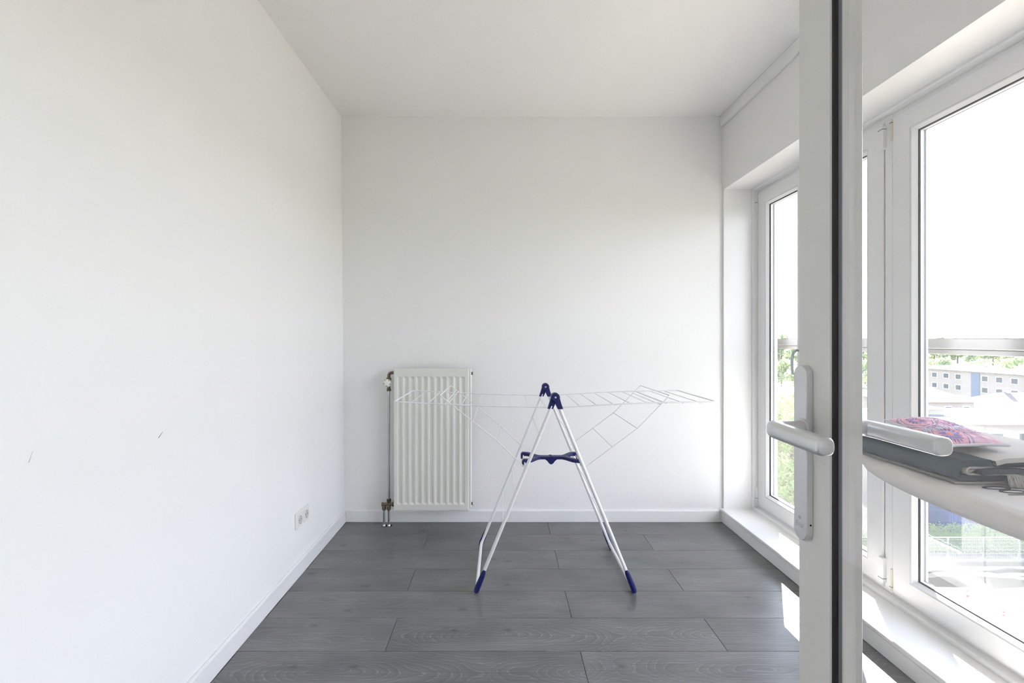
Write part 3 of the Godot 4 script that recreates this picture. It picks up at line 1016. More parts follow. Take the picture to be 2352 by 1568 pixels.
# ------------------------------------------------------------------ drying rack
func build_rack() -> void:
	var cx := 0.2515; var zf := 2.010; var zr := 2.448; var ya := 0.9070
	var k := 0.4095         # leg run: x per metre of height
	var rk := thing("drying_rack", "white wire clothes drying rack with navy plastic hinges and feet, wings spread", "drying rack", W(cx, 0.0, (zf + zr) / 2.0))
	var st: SurfaceTool
	for s: float in [-1.0, 1.0]:
		# one U-shaped leg frame each side: down the front, along the floor, up the back
		st = begin()
		var top := 0.868
		var pf := W(cx + s * k * (ya - 0.024), 0.024, zf)
		var pb := W(cx + s * k * (ya - 0.024), 0.024, zr)
		tube(st, rounded([W(cx + s * k * (ya - top), top, zf), pf, pb, W(cx + s * k * (ya - top), top, zr)], 0.030, 6), 0.0082, 12)
		var lg := part(rk, "leg_frame", st, M.white_coat)
		for z in [zf, zr]:
			st = begin()
			var dirz: float = 1.0 if z == zf else -1.0
			var a := W(cx + s * k * (ya - 0.112), 0.112, z - dirz * 0.0065)
			var b := W(cx + s * k * (ya - 0.0130), 0.0130, z - dirz * 0.0065)
			var pts := []
			var rad := []
			for q in 9:
				var f := q / 8.0
				pts.append(a.lerp(b, f))
				rad.append([0.006, 0.0105, 0.0115, 0.012, 0.0125, 0.0130, 0.0132, 0.0128, 0.009][q])
			tube(st, pts, 0.012, 12, false, rad)
			var foot := part(rk, "foot_cap", st, M.navy_plastic)
			st = begin()
			tube(st, [W(cx + s * k * (ya - 0.020), 0.0150, z), W(cx + s * k * (ya - 0.020), 0.0110, z + dirz * 0.030)], 0.0105, 10, false, [0.0120, 0.0085])
			part(foot, "floor_pad", st, M.navy_plastic)
		# cross wires between front and back leg
		for y in [0.733, 0.578, 0.452, 0.318]:
			st = begin()
			var xx: float = cx + s * k * (ya - y)
			tube(st, [W(xx, y, zf + 0.001), W(xx, y, zr - 0.001)], 0.0021, 8)
			part(rk, "cross_wire", st, M.white_coat)
			for z in [zf, zr]:
				st = begin()
				lathe(st, Transform3D(Basis(Vector3(s * 0.9, 0.4, 0).normalized(), Vector3(0.4, -s * 0.9, 0).normalized(), Vector3(0, 0, 1)), W(xx + (-s) * 0.0070, y - 0.004, z)), [Vector2(0.0, 0.0014), Vector2(0.0020, 0.0012), Vector2(0.0022, 0.0)], 8)
				part(lg, "rivet", st, M.grey_rubber)
		# wing: rectangular wire frame rising a little outwards, eight drying wires
		var xi := cx + s * 0.040; var xo := cx + s * 0.7430
		var yi := 0.861; var yo := 0.887
		st = begin()
		var zi0 := zf + 0.002; var zi1 := zr - 0.002
		var path := rounded([W(xi, yi, zi0), W(xo, yo, zi0), W(xo, yo, zi1), W(xi, yi, zi1)], 0.016, 5)
		# the long rails bow down slightly
		var fine := []
		for i in path.size() - 1:
			var a: Vector3 = path[i]; var b: Vector3 = path[i + 1]
			var m := 8 if a.distance_to(b) > 0.2 else 1
			for j in m:
				fine.append(a.lerp(b, float(j) / m))
		fine.append(path[path.size() - 1])
		for i in fine.size():
			var f: float = clampf(absf(fine[i].x - xi) / absf(xo - xi), 0.0, 1.0)
			fine[i].y += (-0.004 if s < 0 else 0.006) * sin(PI * f)
		tube(st, fine, 0.0030, 8)
		var wing := part(rk, "wing", st, M.white_coat)
		for i in 9:
			var f := (0.0 + i * 0.0790) / 0.703
			st = begin()
			var yy: float = lerpf(yi, yo, f) + (-0.004 if s < 0 else 0.006) * sin(PI * f) - 0.004
			var xx2 := lerpf(xi, xo, f)
			tube(st, [W(xx2, yy, zi0 - 0.003), W(xx2, yy, zi1 + 0.003)], 0.0018, 6)
			part(wing, "drying_wire", st, M.white_coat)
		# prop that holds the wing up: bent wire frame with cross wires
		var p0 := Vector2(cx + s * k * (ya - 0.578), 0.578)
		var p1 := Vector2(cx + s * 0.5320, 0.915)
		var bend := Vector2(cx + s * 0.2700, 0.7070) if s < 0 else Vector2(cx + s * 0.3850, 0.7650)
		st = begin()
		var e0 := zf + 0.006; var e1 := zr - 0.006
		tube(st, rounded([W(p0.x, p0.y, e0), W(bend.x, bend.y, e0), W(p1.x, p1.y, e0), W(p1.x, p1.y, e1), W(bend.x, bend.y, e1), W(p0.x, p0.y, e1)], 0.014, 4), 0.0024, 8)
		var prop := part(rk, "wing_prop", st, M.white_coat)
		for f in [0.34, 0.64, 0.900, 0.925]:
			st = begin()
			var q := p0.lerp(bend, f / 0.65) if f < 0.65 and s > 0 else p0.lerp(p1, f)
			if s > 0 and f >= 0.65:
				q = bend.lerp(p1, (f - 0.65) / 0.35)
			elif s < 0:
				q = p0.lerp(bend, f / 0.38) if f < 0.38 else bend.lerp(p1, (f - 0.38) / 0.62)
			tube(st, [W(q.x, q.y, e0), W(q.x, q.y, e1)], 0.0018, 6)
			part(prop, "prop_wire", st, M.white_coat)
	# hinges at the apex, front and back
	for z in [zf, zr]:
		st = begin()
		lathe(st, Transform3D(Basis(Vector3(1, 0, 0), Vector3(0, 0, 1), Vector3(0, -1, 0)), W(cx, ya + 0.0015, z)), [Vector2(0.0, 0.0155), Vector2(0.0075, 0.0155), Vector2(0.0085, 0.0175), Vector2(0.0175, 0.0175), Vector2(0.0205, 0.0150), Vector2(0.0205, -0.0150), Vector2(0.0175, -0.0175), Vector2(0.0, -0.0175)], 28)
		var hb := part(rk, "hinge", st, M.navy_plastic)
		for s: float in [-1.0, 1.0]:
			st = begin()
			# arm: tapering sleeve cut off at a slant below
			var dir := Vector2(s * k, -1.0).normalized()
			var nor := Vector2(-dir.y, dir.x) * s
			var o := Vector2(cx, ya)
			var poly := PackedVector2Array([o + nor * 0.0195 - dir * 0.004, o + dir * 0.030 + nor * 0.0150, o + dir * 0.0610 + nor * 0.0125, o + dir * 0.0560 - nor * 0.002, o + dir * 0.0520 - nor * 0.0100, o + dir * 0.030 - nor * 0.0110, o - nor * 0.006])
			prism(st, Transform3D(Basis(), W(0, 0, z + (0.003 if s < 0 else -0.003))), poly, 0.0105)
			part(hb, "hinge_arm", st, M.navy_plastic)
		st = begin()
		lathe(st, Transform3D(Basis(Vector3(1, 0, 0), Vector3(0, 0, 1), Vector3(0, -1, 0)), W(cx, ya + 0.0015, z)), [Vector2(0.0, 0.0175), Vector2(0.0030, 0.0172), Vector2(0.0042, 0.0155)], 14)
		part(hb, "pin", st, M.white_coat)
	# navy plastic brace clipped over the cross wires
	st = begin()
	var by := 0.583; var bz := 2.190; var bw := k * (ya - 0.578)
	bx(st, cx - 0.090, cx + 0.090, by - 0.008, by + 0.006, bz - 0.019, bz + 0.019, 0.004)
	for s: float in [-1.0, 1.0]:
		for q: float in [-1.0, 1.0]:
			var seg := []
			for i in 9:
				var f := i / 8.0
				seg.append(Vector3(cx + s * lerpf(0.060, bw + 0.006, f), by - 0.001, -(bz + q * (0.008 + 0.056 * smoothstep(0.0, 0.75, f)))))
			for i in 8:
				var a: Vector3 = seg[i]; var b: Vector3 = seg[i + 1]
				var mid := (a + b) / 2.0
				var dx := (b - a).normalized()
				cbox(st, Transform3D(Basis(dx, Vector3.UP, dx.cross(Vector3.UP)), mid), Vector3(a.distance_to(b) / 2.0 + 0.0025, 0.0075 + 0.0015 * i / 7.0, 0.0125), 0.003)
			var tip: Vector3 = seg[8]
			cbox(st, Transform3D(Basis(), tip + Vector3(s * 0.002, -0.010, 0)), Vector3(0.0050, 0.014, 0.0125), 0.003)
	var br := part(rk, "brace", st, M.navy_plastic)
	st = begin()
	var boss := PackedVector2Array([Vector2(-0.034, 0.0), Vector2(0.034, 0.0), Vector2(0.020, -0.010), Vector2(0.011, -0.022), Vector2(0.004, -0.027), Vector2(-0.004, -0.027), Vector2(-0.011, -0.022), Vector2(-0.020, -0.010)])
	prism(st, Transform3D(Basis(), W(cx, by - 0.004, bz)), boss, 0.0195)
	part(br, "hinge_boss", st, M.navy_plastic)
	st = begin()
	bx(st, cx - 0.007, cx + 0.006, by + 0.0055, by + 0.0075, bz - 0.0195, bz - 0.006, 0.0005)
	bx(st, cx - 0.007, cx + 0.006, by + 0.0055, by + 0.0075, bz + 0.006, bz + 0.0195, 0.0005)
	part(br, "clip", st, M.rubber)

# ------------------------------------------------------------------ ironing board, blanket, cushion
func build_board() -> void:
	var yt := 0.900
	var ib := thing("ironing_board", "cream-covered ironing board with printed letters, standing by the windows", "ironing board", W(1.02, 0.0, 0.45))
	var outline := []
	# left edge from the square near end to the nose, then back along the right edge
	var edge := [Vector2(0.920, -0.100), Vector2(0.885, -0.097), Vector2(0.855, -0.086), Vector2(0.832, -0.066), Vector2(0.817, -0.038), Vector2(0.811, 0.0), Vector2(0.811, 0.20), Vector2(0.811, 0.50), Vector2(0.811, 0.70), Vector2(0.813, 0.78), Vector2(0.820, 0.86), Vector2(0.833, 0.93), Vector2(0.851, 0.99), Vector2(0.876, 1.05), Vector2(0.908, 1.10), Vector2(0.945, 1.138), Vector2(0.985, 1.160)]
	for i in edge.size():
		outline.append(edge[i])
	outline.append(Vector2(1.020, 1.166))
	for i in range(edge.size() - 1, -1, -1):
		outline.append(Vector2(2.04 - edge[i].x, edge[i].y))
	outline.reverse()
	var n := outline.size()
	var nors := []
	for i in n:
		var a: Vector2 = outline[(i - 1 + n) % n]
		var b: Vector2 = outline[(i + 1) % n]
		var t := (b - a).normalized()
		nors.append(Vector2(t.y, -t.x))
	# section of the padded edge: (inset, drop)
	var sec := [Vector2(0.030, 0.0), Vector2(0.016, 0.002), Vector2(0.007, 0.006), Vector2(0.002, 0.012), Vector2(0.0, 0.020), Vector2(0.001, 0.030), Vector2(0.006, 0.038), Vector2(0.016, 0.043), Vector2(0.030, 0.045)]
	var st := begin()
	var rows := []
	for s in sec:
		var row := []
		for i in n:
			var p: Vector2 = outline[i] - nors[i] * s.x
			row.append(W(p.x, yt - s.y, p.y))
		rows.append(row)
	for j in sec.size() - 1:
		for i in n:
			var l := (i + 1) % n
			var nn := []
			for c in [[j, i], [j, l], [j + 1, l], [j + 1, i]]:
				var e: Vector2 = sec[mini(c[0] + 1, sec.size() - 1)] - sec[maxi(c[0] - 1, 0)]
				var o: Vector2 = nors[c[1]]
				nn.append((Vector3(o.x, 0, -o.y) * e.y + Vector3.UP * (-e.x)).normalized())
			squad(st, [rows[j][i], rows[j][l], rows[j + 1][l], rows[j + 1][i]], nn)
	for j in [0, sec.size() - 1]:
		var up := Vector3.UP if j == 0 else Vector3.DOWN
		var hub := W(1.02, rows[j][0].y, 0.5)
		for i in n:
			stri(st, hub, rows[j][i], rows[j][(i + 1) % n], up, up, up)
	var cover := part(ib, "cover", st, M.board_cover)
	# printed letters: two narrow O's and the strokes of the next letters
	for o in [[0.9200, 0.8080], [0.9290, 0.7885]]:
		st = begin()
		oval(st, o[0], o[1], 0.0250, 0.0098, 0.0185, 0.0058, yt + 0.0009)
		part(cover, "printed_letter", st, M.print_ink)
	for b in [[0.9010, 0.9900, 0.7725, 0.0011], [0.9280, 0.9900, 0.7580, 0.0018], [0.9550, 1.0000, 0.7800, 0.0018]]:
		st = begin()
		bx(st, b[0], b[1], yt + 0.0002, yt + 0.0010, b[2] - b[3], b[2] + b[3])
		part(cover, "printed_letter", st, M.print_ink)
	# legs
	for q in [[0.95, 0.08, 0.72], [1.09, 0.72, 0.10]]:
		st = begin()
		tube(st, [W(q[0], 0.012, q[1]), W(q[0], 0.855, q[2])], 0.011, 10)
		var lg := part(ib, "leg", st, M.steel)
		st = begin()
		tube(st, [W(0.84, 0.013, q[1]), W(1.20, 0.013, q[1])], 0.012, 10)
		part(lg, "foot_bar", st, M.grey_rubber)

func oval(st: SurfaceTool, cx: float, cd: float, a: float, b: float, ai: float, bi: float, y: float) -> void:
	var n := 36
	for i in n:
		var t0 := TAU * i / n; var t1 := TAU * (i + 1) / n
		var p := [W(cx + cos(t0) * a, y, cd + sin(t0) * b), W(cx + cos(t1) * a, y, cd + sin(t1) * b), W(cx + cos(t1) * ai, y, cd + sin(t1) * bi), W(cx + cos(t0) * ai, y, cd + sin(t0) * bi)]
		face(st, p, Vector3.UP)
		for e in [[p[0], p[1], 1.0], [p[3], p[2], -1.0]]:
			var mid: Vector3 = (e[0] + e[1]) / 2.0 - W(cx, y, cd)
			face(st, [e[0], e[1], e[1] - Vector3(0, 0.0008, 0), e[0] - Vector3(0, 0.0008, 0)], mid * e[2])

func fold_path(xl: float, xr: float, y0: float, y1: float) -> Array:
	var r := (y1 - y0) / 2.0
	var out := []
	for i in 10:
		out.append(Vector2(lerpf(xr, xl + r, i / 9.0), y0))
	for i in range(1, 8):
		var an := -PI / 2.0 - PI * i / 8.0
		out.append(Vector2(xl + r + cos(an) * r, (y0 + y1) / 2.0 + sin(an) * r))
	for i in 10:
		out.append(Vector2(lerpf(xl + r, xr, i / 9.0), y1))
	return out

func build_blanket() -> void:
	var b := thing("folded_blanket", "folded slate-grey throw with cream fringed lining on the ironing board", "blanket", W(1.02, 0.902, 1.0))
	var st := begin()
	var low := []
	for i in 12:
		low.append(Vector2(lerpf(0.8635, 1.16, i / 11.0), 0.9030))
	sheet(st, low, 0.0030, 0.829, 1.100, 20, 0.0010, 1, 0.0)
	part(b, "lining", st, M.cream_cloth)
	st = begin()
	sheet(st, fold_path(0.8660, 1.150, 0.9115, 0.9420), 0.0115, 0.838, 1.100, 26, 0.0030, 2, -0.022)
	part(b, "outer_fold", st, M.slate_cloth)
	st = begin()
	sheet(st, fold_path(0.8820, 1.160, 0.9200, 0.9335), 0.0035, 0.826, 1.095, 22, 0.0018, 3, -0.004)
	part(b, "lining", st, M.cream_cloth)
	st = begin()
	var flat := []
	for i in 11:
		flat.append(Vector2(lerpf(0.8980, 1.000, i / 10.0), 0.9265 + 0.0035 * sin(i / 10.0 * PI)))
	sheet(st, flat, 0.0085, 0.812, 1.05, 20, 0.0015, 4, 0.0)
	part(b, "inner_fold", st, M.slate_cloth)
	# cream fold lying on top behind the slate flap
	st = begin()
	sheet(st, [Vector2(0.928, 0.9440), Vector2(0.945, 0.9490), Vector2(0.98, 0.9510), Vector2(1.02, 0.9515), Vector2(1.06, 0.9510), Vector2(1.12, 0.9495), Vector2(1.16, 0.947)], 0.0090, 0.815, 1.07, 20, 0.0014, 6, 0.0)
	part(b, "top_fold", st, M.cream_cloth)
	# fringed hem that hangs over the near end
	st = begin()
	var r := RandomNumberGenerator.new()
	r.seed = 9
	for i in 260:
		var x := lerpf(0.945, 1.12, i / 259.0)
		var y := 0.9215 + 0.004 * sin(i * 0.055)
		var d := 0.822 + r.randf_range(-0.002, 0.002)
		var l := 0.018 * smoothstep(0.0, 0.25, i / 259.0)
		tube(st, [W(x, y, d), W(x + 0.002, y - l * 0.5, d - 0.010), W(x + r.randf_range(-0.001, 0.004), 0.9025, d - 0.016 - l * 0.7)], 0.0007, 4)
	for i in 46:
		var f := i / 45.0
		var x := lerpf(0.878, 0.930, f)
		var y := 0.9290 + 0.0130 * sin(f * 1.5)
		tube(st, [W(x, y, 0.842), W(x + 0.003, y - 0.002, 0.832), W(x + 0.005, y - 0.006 + r.randf_range(-0.001, 0.001), 0.824)], 0.0010, 4)
	var fr := part(b, "fringe", st, M.cream_cloth)
	fr.set_meta("kind", "stuff")
	# dark figure woven into the lining
	st = begin()
	sheet(st, [Vector2(0.985, 0.9085), Vector2(1.02, 0.9180), Vector2(1.06, 0.9200), Vector2(1.11, 0.9200)], 0.0050, 0.800, 0.86, 6, 0.002, 8, 0.0)
	part(b, "woven_figure", st, mat("ink_cloth", Color(0.24, 0.27, 0.34), 0.95))

func build_cushion() -> void:
	var c := thing("cushion", "small pink cushion with purple flowers lying on the folded throw", "cushion", W(0.9905, 0.9585, 0.984))
	var hx := 0.072; var hz := 0.152; var hh := 0.019
	var turn := Basis(Vector3(0.97, 0, -0.076), Vector3.UP, Vector3(-0.444, 0, 0.911))   # lies slightly skewed
	var t := Transform3D(turn, W(0.9905, 0.9690, 0.984))
	var n := 26
	var m := 34
	var noise := FastNoiseLite.new()
	noise.seed = 12
	noise.frequency = 4.0
	var pos := func(u: float, v: float, s: float) -> Vector3:
		var pinch_u := 1.0 - 0.10 * (1.0 - v * v) * absf(u)
		var pinch_v := 1.0 - 0.06 * (1.0 - u * u) * absf(v)
		var h := pow(maxf(0.0, (1.0 - u * u) * (1.0 - v * v)), 0.42) * hh
		h *= 1.0 + 0.22 * noise.get_noise_2d(u, v * 1.6)
		return t * Vector3(u * hx * pinch_u, s * h * (1.0 if s > 0 else 0.55), v * hz * pinch_v)
	for s in [1.0, -1.0]:
		var st := begin()
		for j in m:
			for i in n:
				var p := []
				var nn := []
				var uvs := []
				for k in [[i, j], [i + 1, j], [i + 1, j + 1], [i, j + 1]]:
					var u := -cos(PI * k[0] / n)
					var v := -cos(PI * k[1] / m)
					p.append(pos.call(u, v, s))
					var e := 0.01
					var du: Vector3 = pos.call(minf(u + e, 1), v, s) - pos.call(maxf(u - e, -1), v, s)
					var dv: Vector3 = pos.call(u, minf(v + e, 1), s) - pos.call(u, maxf(v - e, -1), s)
					var g := dv.cross(du)
					if g.length_squared() < 1e-16:
						g = Vector3.UP * s
					g = g.normalized()
					if g.dot(Vector3.UP * s) < 0:
						g = -g
					nn.append(g)
					uvs.append(Vector2((u + 1) / 2, 1.0 - (v + 1) / 2))
				squad(st, p, nn, uvs)
		part(c, "printed_cover" if s > 0 else "underside", st, M.cushion_print if s > 0 else M.piping)
	var st2 := begin()
	var edge := []
	for i in 20:
		edge.append(pos.call(-1.0 + 2.0 * i / 20.0, -1.0, 1.0))
	for i in 28:
		edge.append(pos.call(1.0, -1.0 + 2.0 * i / 28.0, 1.0))
	for i in 20:
		edge.append(pos.call(1.0 - 2.0 * i / 20.0, 1.0, 1.0))
	for i in 28:
		edge.append(pos.call(-1.0, 1.0 - 2.0 * i / 28.0, 1.0))
	tube(st2, edge, 0.0032, 6, true)
	part(c, "piping", st2, M.piping)
	for q in [[0.30, 0.0], [0.38, 0.006], [0.47, -0.003]]:
		st2 = begin()
		var p: Vector3 = pos.call(-1.0, q[0], 1.0) + Vector3(-0.006, -0.006 + q[1] * 0.3, 0)
		lathe(st2, Transform3D(Basis(), p), [Vector2(0.0, -0.008), Vector2(0.005, -0.0065), Vector2(0.008, 0.0), Vector2(0.005, 0.0065), Vector2(0.0, 0.008)], 12)
		part(c, "pompom", st2, M.tassel)

# ------------------------------------------------------------------ outside
func build_balustrade() -> void:
	var x := 1.885
	var o := thing("balcony_railing", "pale metal French balcony railing with a glass panel outside the windows", "railing", W(x, 0.0, 1.7))
	var d0 := 0.30; var d1 := 3.10
	var st := begin()
	bx(st, x - 0.024, x + 0.024, 1.1345, 1.1790, d0, d1, 0.003)
	part(o, "hand_rail", st, M.rail_metal)
	st = begin()
	bx(st, x - 0.022, x + 0.022, 1.1120, 1.1325, d0, d1, 0.002)
	part(o, "lower_rail", st, M.rail_metal)
	st = begin()
	bx(st, x - 0.020, x + 0.020, 1.130, 1.137, d0 + 0.002, d1 - 0.002)
	part(o, "seam", st, M.grey_rubber)
	st = begin()
	bx(st, x - 0.020, x + 0.020, 0.020, 0.060, d0, d1, 0.002)
	part(o, "bottom_rail", st, M.rail_metal)
	st = begin()
	face(st, [W(x, 0.05, d0), W(x, 1.118, d0), W(x, 1.118, d1), W(x, 0.05, d1)], Vector3.LEFT)
	part(o, "glass_panel", st, M.balustrade_glass)
	for d in [d0 + 0.02, d1 - 0.02]:
		st = begin()
		bx(st, 1.755, x, 1.12, 1.17, d - 0.02, d + 0.02, 0.003)
		bx(st, 1.755, x, 0.02, 0.06, d - 0.02, d + 0.02, 0.003)
		bx(st, x - 0.018, x + 0.018, 0.02, 1.15, d - 0.018, d + 0.018, 0.003)
		part(o, "post", st, M.rail_metal)

func facade_windows(parent: Node3D, along_x: bool, at: float, list: Array, frame: Material, glass: Material) -> void:
	# list of [low, high, y0, y1]: along x on a face at depth `at` (facing the camera) or along depth on a face at x = at
	for w in list:
		var st := begin()
		if along_x:
			bx(st, w[0], w[1], w[2], w[3], at - 0.10, at + 0.15, 0.02)
		else:
			bx(st, at - 0.10, at + 0.15, w[2], w[3], w[0], w[1], 0.02)
		var f := part(parent, "window", st, frame)
		st = begin()
		var i := 0.12
		if along_x:
			bx(st, w[0] + i, w[1] - i, w[2] + i, w[3] - i, at - 0.13, at)
		else:
			bx(st, at - 0.13, at, w[2] + i, w[3] - i, w[0] + i, w[1] - i)
		part(f, "window_pane", st, glass)

func hip_house(label: String, x0: float, x1: float, d0: float, d1: float, eaves: float, ridge: float) -> void:
	var h := thing("house", label, "house", W((x0 + x1) / 2.0, GROUND, (d0 + d1) / 2.0))
	var st := begin()
	bx(st, x0 + 0.4, x1 - 0.4, GROUND, eaves, d0 + 0.4, d1 - 0.4)
	part(h, "walls", st, M.brick_wall)
	st = begin()
	var dm := (d0 + d1) / 2.0
	var q := minf((d1 - d0) / 2.0, (x1 - x0) * 0.45)
	var a := W(x0, eaves, d0); var b := W(x1, eaves, d0); var c := W(x1, eaves, d1); var d := W(x0, eaves, d1)
	var r0 := W(x0 + q, ridge, dm); var r1 := W(x1 - q, ridge, dm)
	face(st, [a, b, r1, r0], Vector3(0, 1, 1))
	face(st, [c, d, r0, r1], Vector3(0, 1, -1))
	face(st, [d, a, r0], Vector3(-1, 1, 0))
	face(st, [b, c, r1], Vector3(1, 1, 0))
	face(st, [a, b, c, d], Vector3.DOWN)
	var roof := part(h, "roof", st, M.roof_tile)
	st = begin()
	bx(st, r0.x + 1.0, r0.x + 1.6, ridge - 0.5, ridge + 0.7, dm - 0.3, dm + 0.3, 0.03)
	part(roof, "chimney", st, M.brick_wall)
	var list := []
	for k in 4:
		var xx := lerpf(x0 + 1.2, x1 - 2.2, k / 3.0)
		list.append([xx, xx + 1.1, eaves - 1.9, eaves - 0.6])
	facade_windows(h, true, d0 + 0.4, list, M.render_white, M.far_glass)

func tree(called: String, label: String, group: String, base: Vector3, height: float, rad: float, leaves: int, size: float, m: Material, seed_: int) -> void:
	var r := RandomNumberGenerator.new()
	r.seed = seed_
	var t := thing(called, label, "tree", base, group)
	var st := begin()
	tube(st, [base, base + Vector3(0.02 * height, height * 0.45, 0), base + Vector3(0, height * 0.75, 0.02 * height)], 0.2, 7, false, [height * 0.022, height * 0.016, height * 0.007])
	part(t, "trunk", st, M.bark)
	st = begin()
	var clumps := []
	for i in 14:
		var d := Vector3(r.randf_range(-1, 1), r.randf_range(-0.9, 1), r.randf_range(-1, 1))
		if d.length() > 1.0:
			d = d.normalized()
		clumps.append([base + Vector3(d.x * rad * 0.72, height * 0.54 + d.y * height * 0.36, d.z * rad * 0.72), rad * r.randf_range(0.34, 0.55)])
	for i in leaves:
		var cl: Array = clumps[i % clumps.size()]
		var d := Vector3(r.randfn(), r.randfn(), r.randfn()).normalized()
		var p: Vector3 = cl[0] + d * cl[1] * pow(r.randf(), 0.3)
		p.y = minf(p.y, base.y + height)
		var a := Vector3(r.randfn(), r.randfn(), r.randfn()).normalized() * size
		var b := a.cross(d + Vector3(0.01, 0.02, 0.03)).normalized() * size * 0.7
		var n := (d + Vector3.UP * 0.4).normalized()
		stri(st, p - a, p + b, p + a, n, n, n)
		stri(st, p - a, p + a, p - b, n, n, n)
	part(t, "crown", st, m)

func build_outside() -> void:
	var st := begin()
	bx(st, -60.0, 1500.0, GROUND - 1.0, GROUND, -300.0, 1500.0)
	tag(part(self, "ground", st, M.land), "flat green land stretching out to the horizon", "ground", "", "structure")
	# construction yard of pale sand below the windows
	st = begin()
	bx(st, 6.0, 75.0, GROUND, GROUND + 0.06, -20.0, 38.2)
	tag(part(self, "ground_sand_yard", st, M.sand), "pale sandy building site below the windows", "ground", "", "structure")
	st = begin()
	bx(st, 6.0, 75.0, GROUND, GROUND + 0.05, 38.9, 46.0)
	tag(part(self, "road", st, M.asphalt), "grey road strip behind the site fence", "road", "", "structure")
	st = begin()
	bx(st, 8.0, 75.0, GROUND, GROUND + 0.50, 38.2, 38.6, 0.04)
	tag(part(self, "kerb_wall", st, M.kerb_concrete), "low concrete edge wall in front of the site fence", "wall", "", "structure")
	# banks of dug earth
	var noise := FastNoiseLite.new()
	noise.seed = 41
	noise.frequency = 0.16
	for mnd in [[34.9, 0.95, 1.0, "long bank of dug earth across the building site, the higher one"], [37.0, 0.30, 0.30, "low ridge of loose sand beside the concrete edge wall"]]:
		st = begin()
		var xs := []
		for i in 81:
			xs.append(lerpf(18.0, 58.0, i / 80.0))
		for i in 80:
			var q := []
			for x in [xs[i], xs[i + 1]]:
				var h: float = mnd[1] * (0.75 + 0.5 * noise.get_noise_2d(x, mnd[0])) * smoothstep(18.0, 21.0, x) * smoothstep(58.0, 55.0, x)
				var dd: float = mnd[0] + 0.35 * noise.get_noise_2d(x, mnd[0] + 50.0)
				q.append([W(x, GROUND + 0.05, dd), W(x, GROUND + 0.05 + h * 0.8, dd + h * 0.45), W(x, GROUND + 0.05 + h, dd + h * 0.9), W(x, GROUND + 0.05, dd + h * 0.9 + mnd[2])])
			for j in 3:
				face(st, [q[0][j], q[1][j], q[1][j + 1], q[0][j + 1]], Vector3(0, 1, 0.6 if j < 2 else -0.5))
		tag(part(self, "earth_bank", st, M.soil), mnd[3], "earth bank")
	# site fence: panels with posts and wires
	var fe := thing("site_fence", "temporary zinc mesh fence along the far edge of the building site", "fence", W(40.0, GROUND + 0.05, 39.3))
	var step := 3.2
	for i in 12:
		var xa := 40.36 - 6 * step + i * step
		st = begin()
		var y0 := GROUND + 0.12; var y1 := GROUND + 2.10
		tube(st, [W(xa + 0.05, y0, 39.3), W(xa + 0.05, y1, 39.3), W(xa + step - 0.05, y1, 39.3), W(xa + step - 0.05, y0, 39.3)], 0.045, 6, true)
		var fp := part(fe, "fence_panel", st, M.fence_zinc)
		st = begin()
		for k in 21:
			var xw := xa + 0.15 + k * (step - 0.3) / 20.0
			bx(st, xw - 0.0022, xw + 0.0022, y0, y1, 39.298, 39.302)
		for k in 6:
			var yw := lerpf(y0 + 0.2, y1 - 0.2, k / 5.0)
			bx(st, xa + 0.05, xa + step - 0.05, yw - 0.004, yw + 0.004, 39.296, 39.304)
		var wires := part(fp, "mesh_wire", st, M.fence_zinc)
		wires.set_meta("kind", "stuff")
		st = begin()
		bx(st, xa - 0.35, xa + 0.35, GROUND + 0.05, GROUND + 0.17, 39.15, 39.45, 0.03)
		part(fp, "foot_block", st, M.concrete)
	# hedge behind the fence
	st = begin()
	var r := RandomNumberGenerator.new()
	r.seed = 19
	for i in 30000:
		var p := W(r.randf_range(26.0, 66.0), GROUND + r.randf_range(0.0, 2.6), r.randf_range(40.4, 41.6))
		p.y -= 0.5 * absf(noise.get_noise_2d(p.x, 3.0))
		var a := Vector3(r.randfn(), r.randfn(), r.randfn()).normalized() * 0.09
		var b := Vector3(r.randfn(), r.randfn(), r.randfn()).normalized() * 0.11
		var n := Vector3(0, 0.6, 0.8)
		stri(st, p - a, p + b, p + a, n, n, n)
	var hd := thing("hedge", "dense green hedge behind the site fence", "hedge", W(46.0, GROUND, 41.0))
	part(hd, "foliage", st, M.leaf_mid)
	st = begin()
	bx(st, 26.2, 65.8, GROUND, GROUND + 1.7, 40.7, 41.3, 0.2)
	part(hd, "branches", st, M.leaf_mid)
	# blue site container
	var co := thing("site_container", "blue steel site container behind the hedge", "container", W(47.6, GROUND, 46.0))
	st = begin()
	bx(st, 46.4, 49.4, GROUND, GROUND + 3.4, 45.0, 47.4, 0.05)
	part(co, "body", st, M.container_blue)
	for k in 12:
		st = begin()
		bx(st, 46.55 + k * 0.24, 46.65 + k * 0.24, GROUND + 0.2, GROUND + 3.2, 44.95, 45.0, 0.01)
		part(co, "rib", st, M.container_blue)
	# markers on the sand
	for q in [[35.7, 33.3, 0.19, "red and white striped site post beside the earth bank"], [36.0, 31.15, 0.12, "red and white striped site post standing alone on the sand"]]:
		var po := thing("marker_post", q[3], "post", W(q[0], GROUND + 0.06, q[1]))
		for k in 5:
			st = begin()
			bx(st, q[0] - 0.07, q[0] + 0.07, GROUND + 0.06 + k * q[2], GROUND + 0.06 + (k + 1) * q[2], q[1] - 0.04, q[1] + 0.04, 0.01)
			part(po, "stripe", st, M.sign_red if k % 2 == 1 else M.sign_white)
	var sg := thing("road_sign", "yellow site board under a round red sign on a post", "sign", W(38.2, GROUND + 0.06, 31.5))
	st = begin()
	tube(st, [W(38.2, GROUND + 0.06, 31.56), W(38.2, GROUND + 1.75, 31.56)], 0.04, 8)
	part(sg, "post", st, M.fence_zinc)
	st = begin()
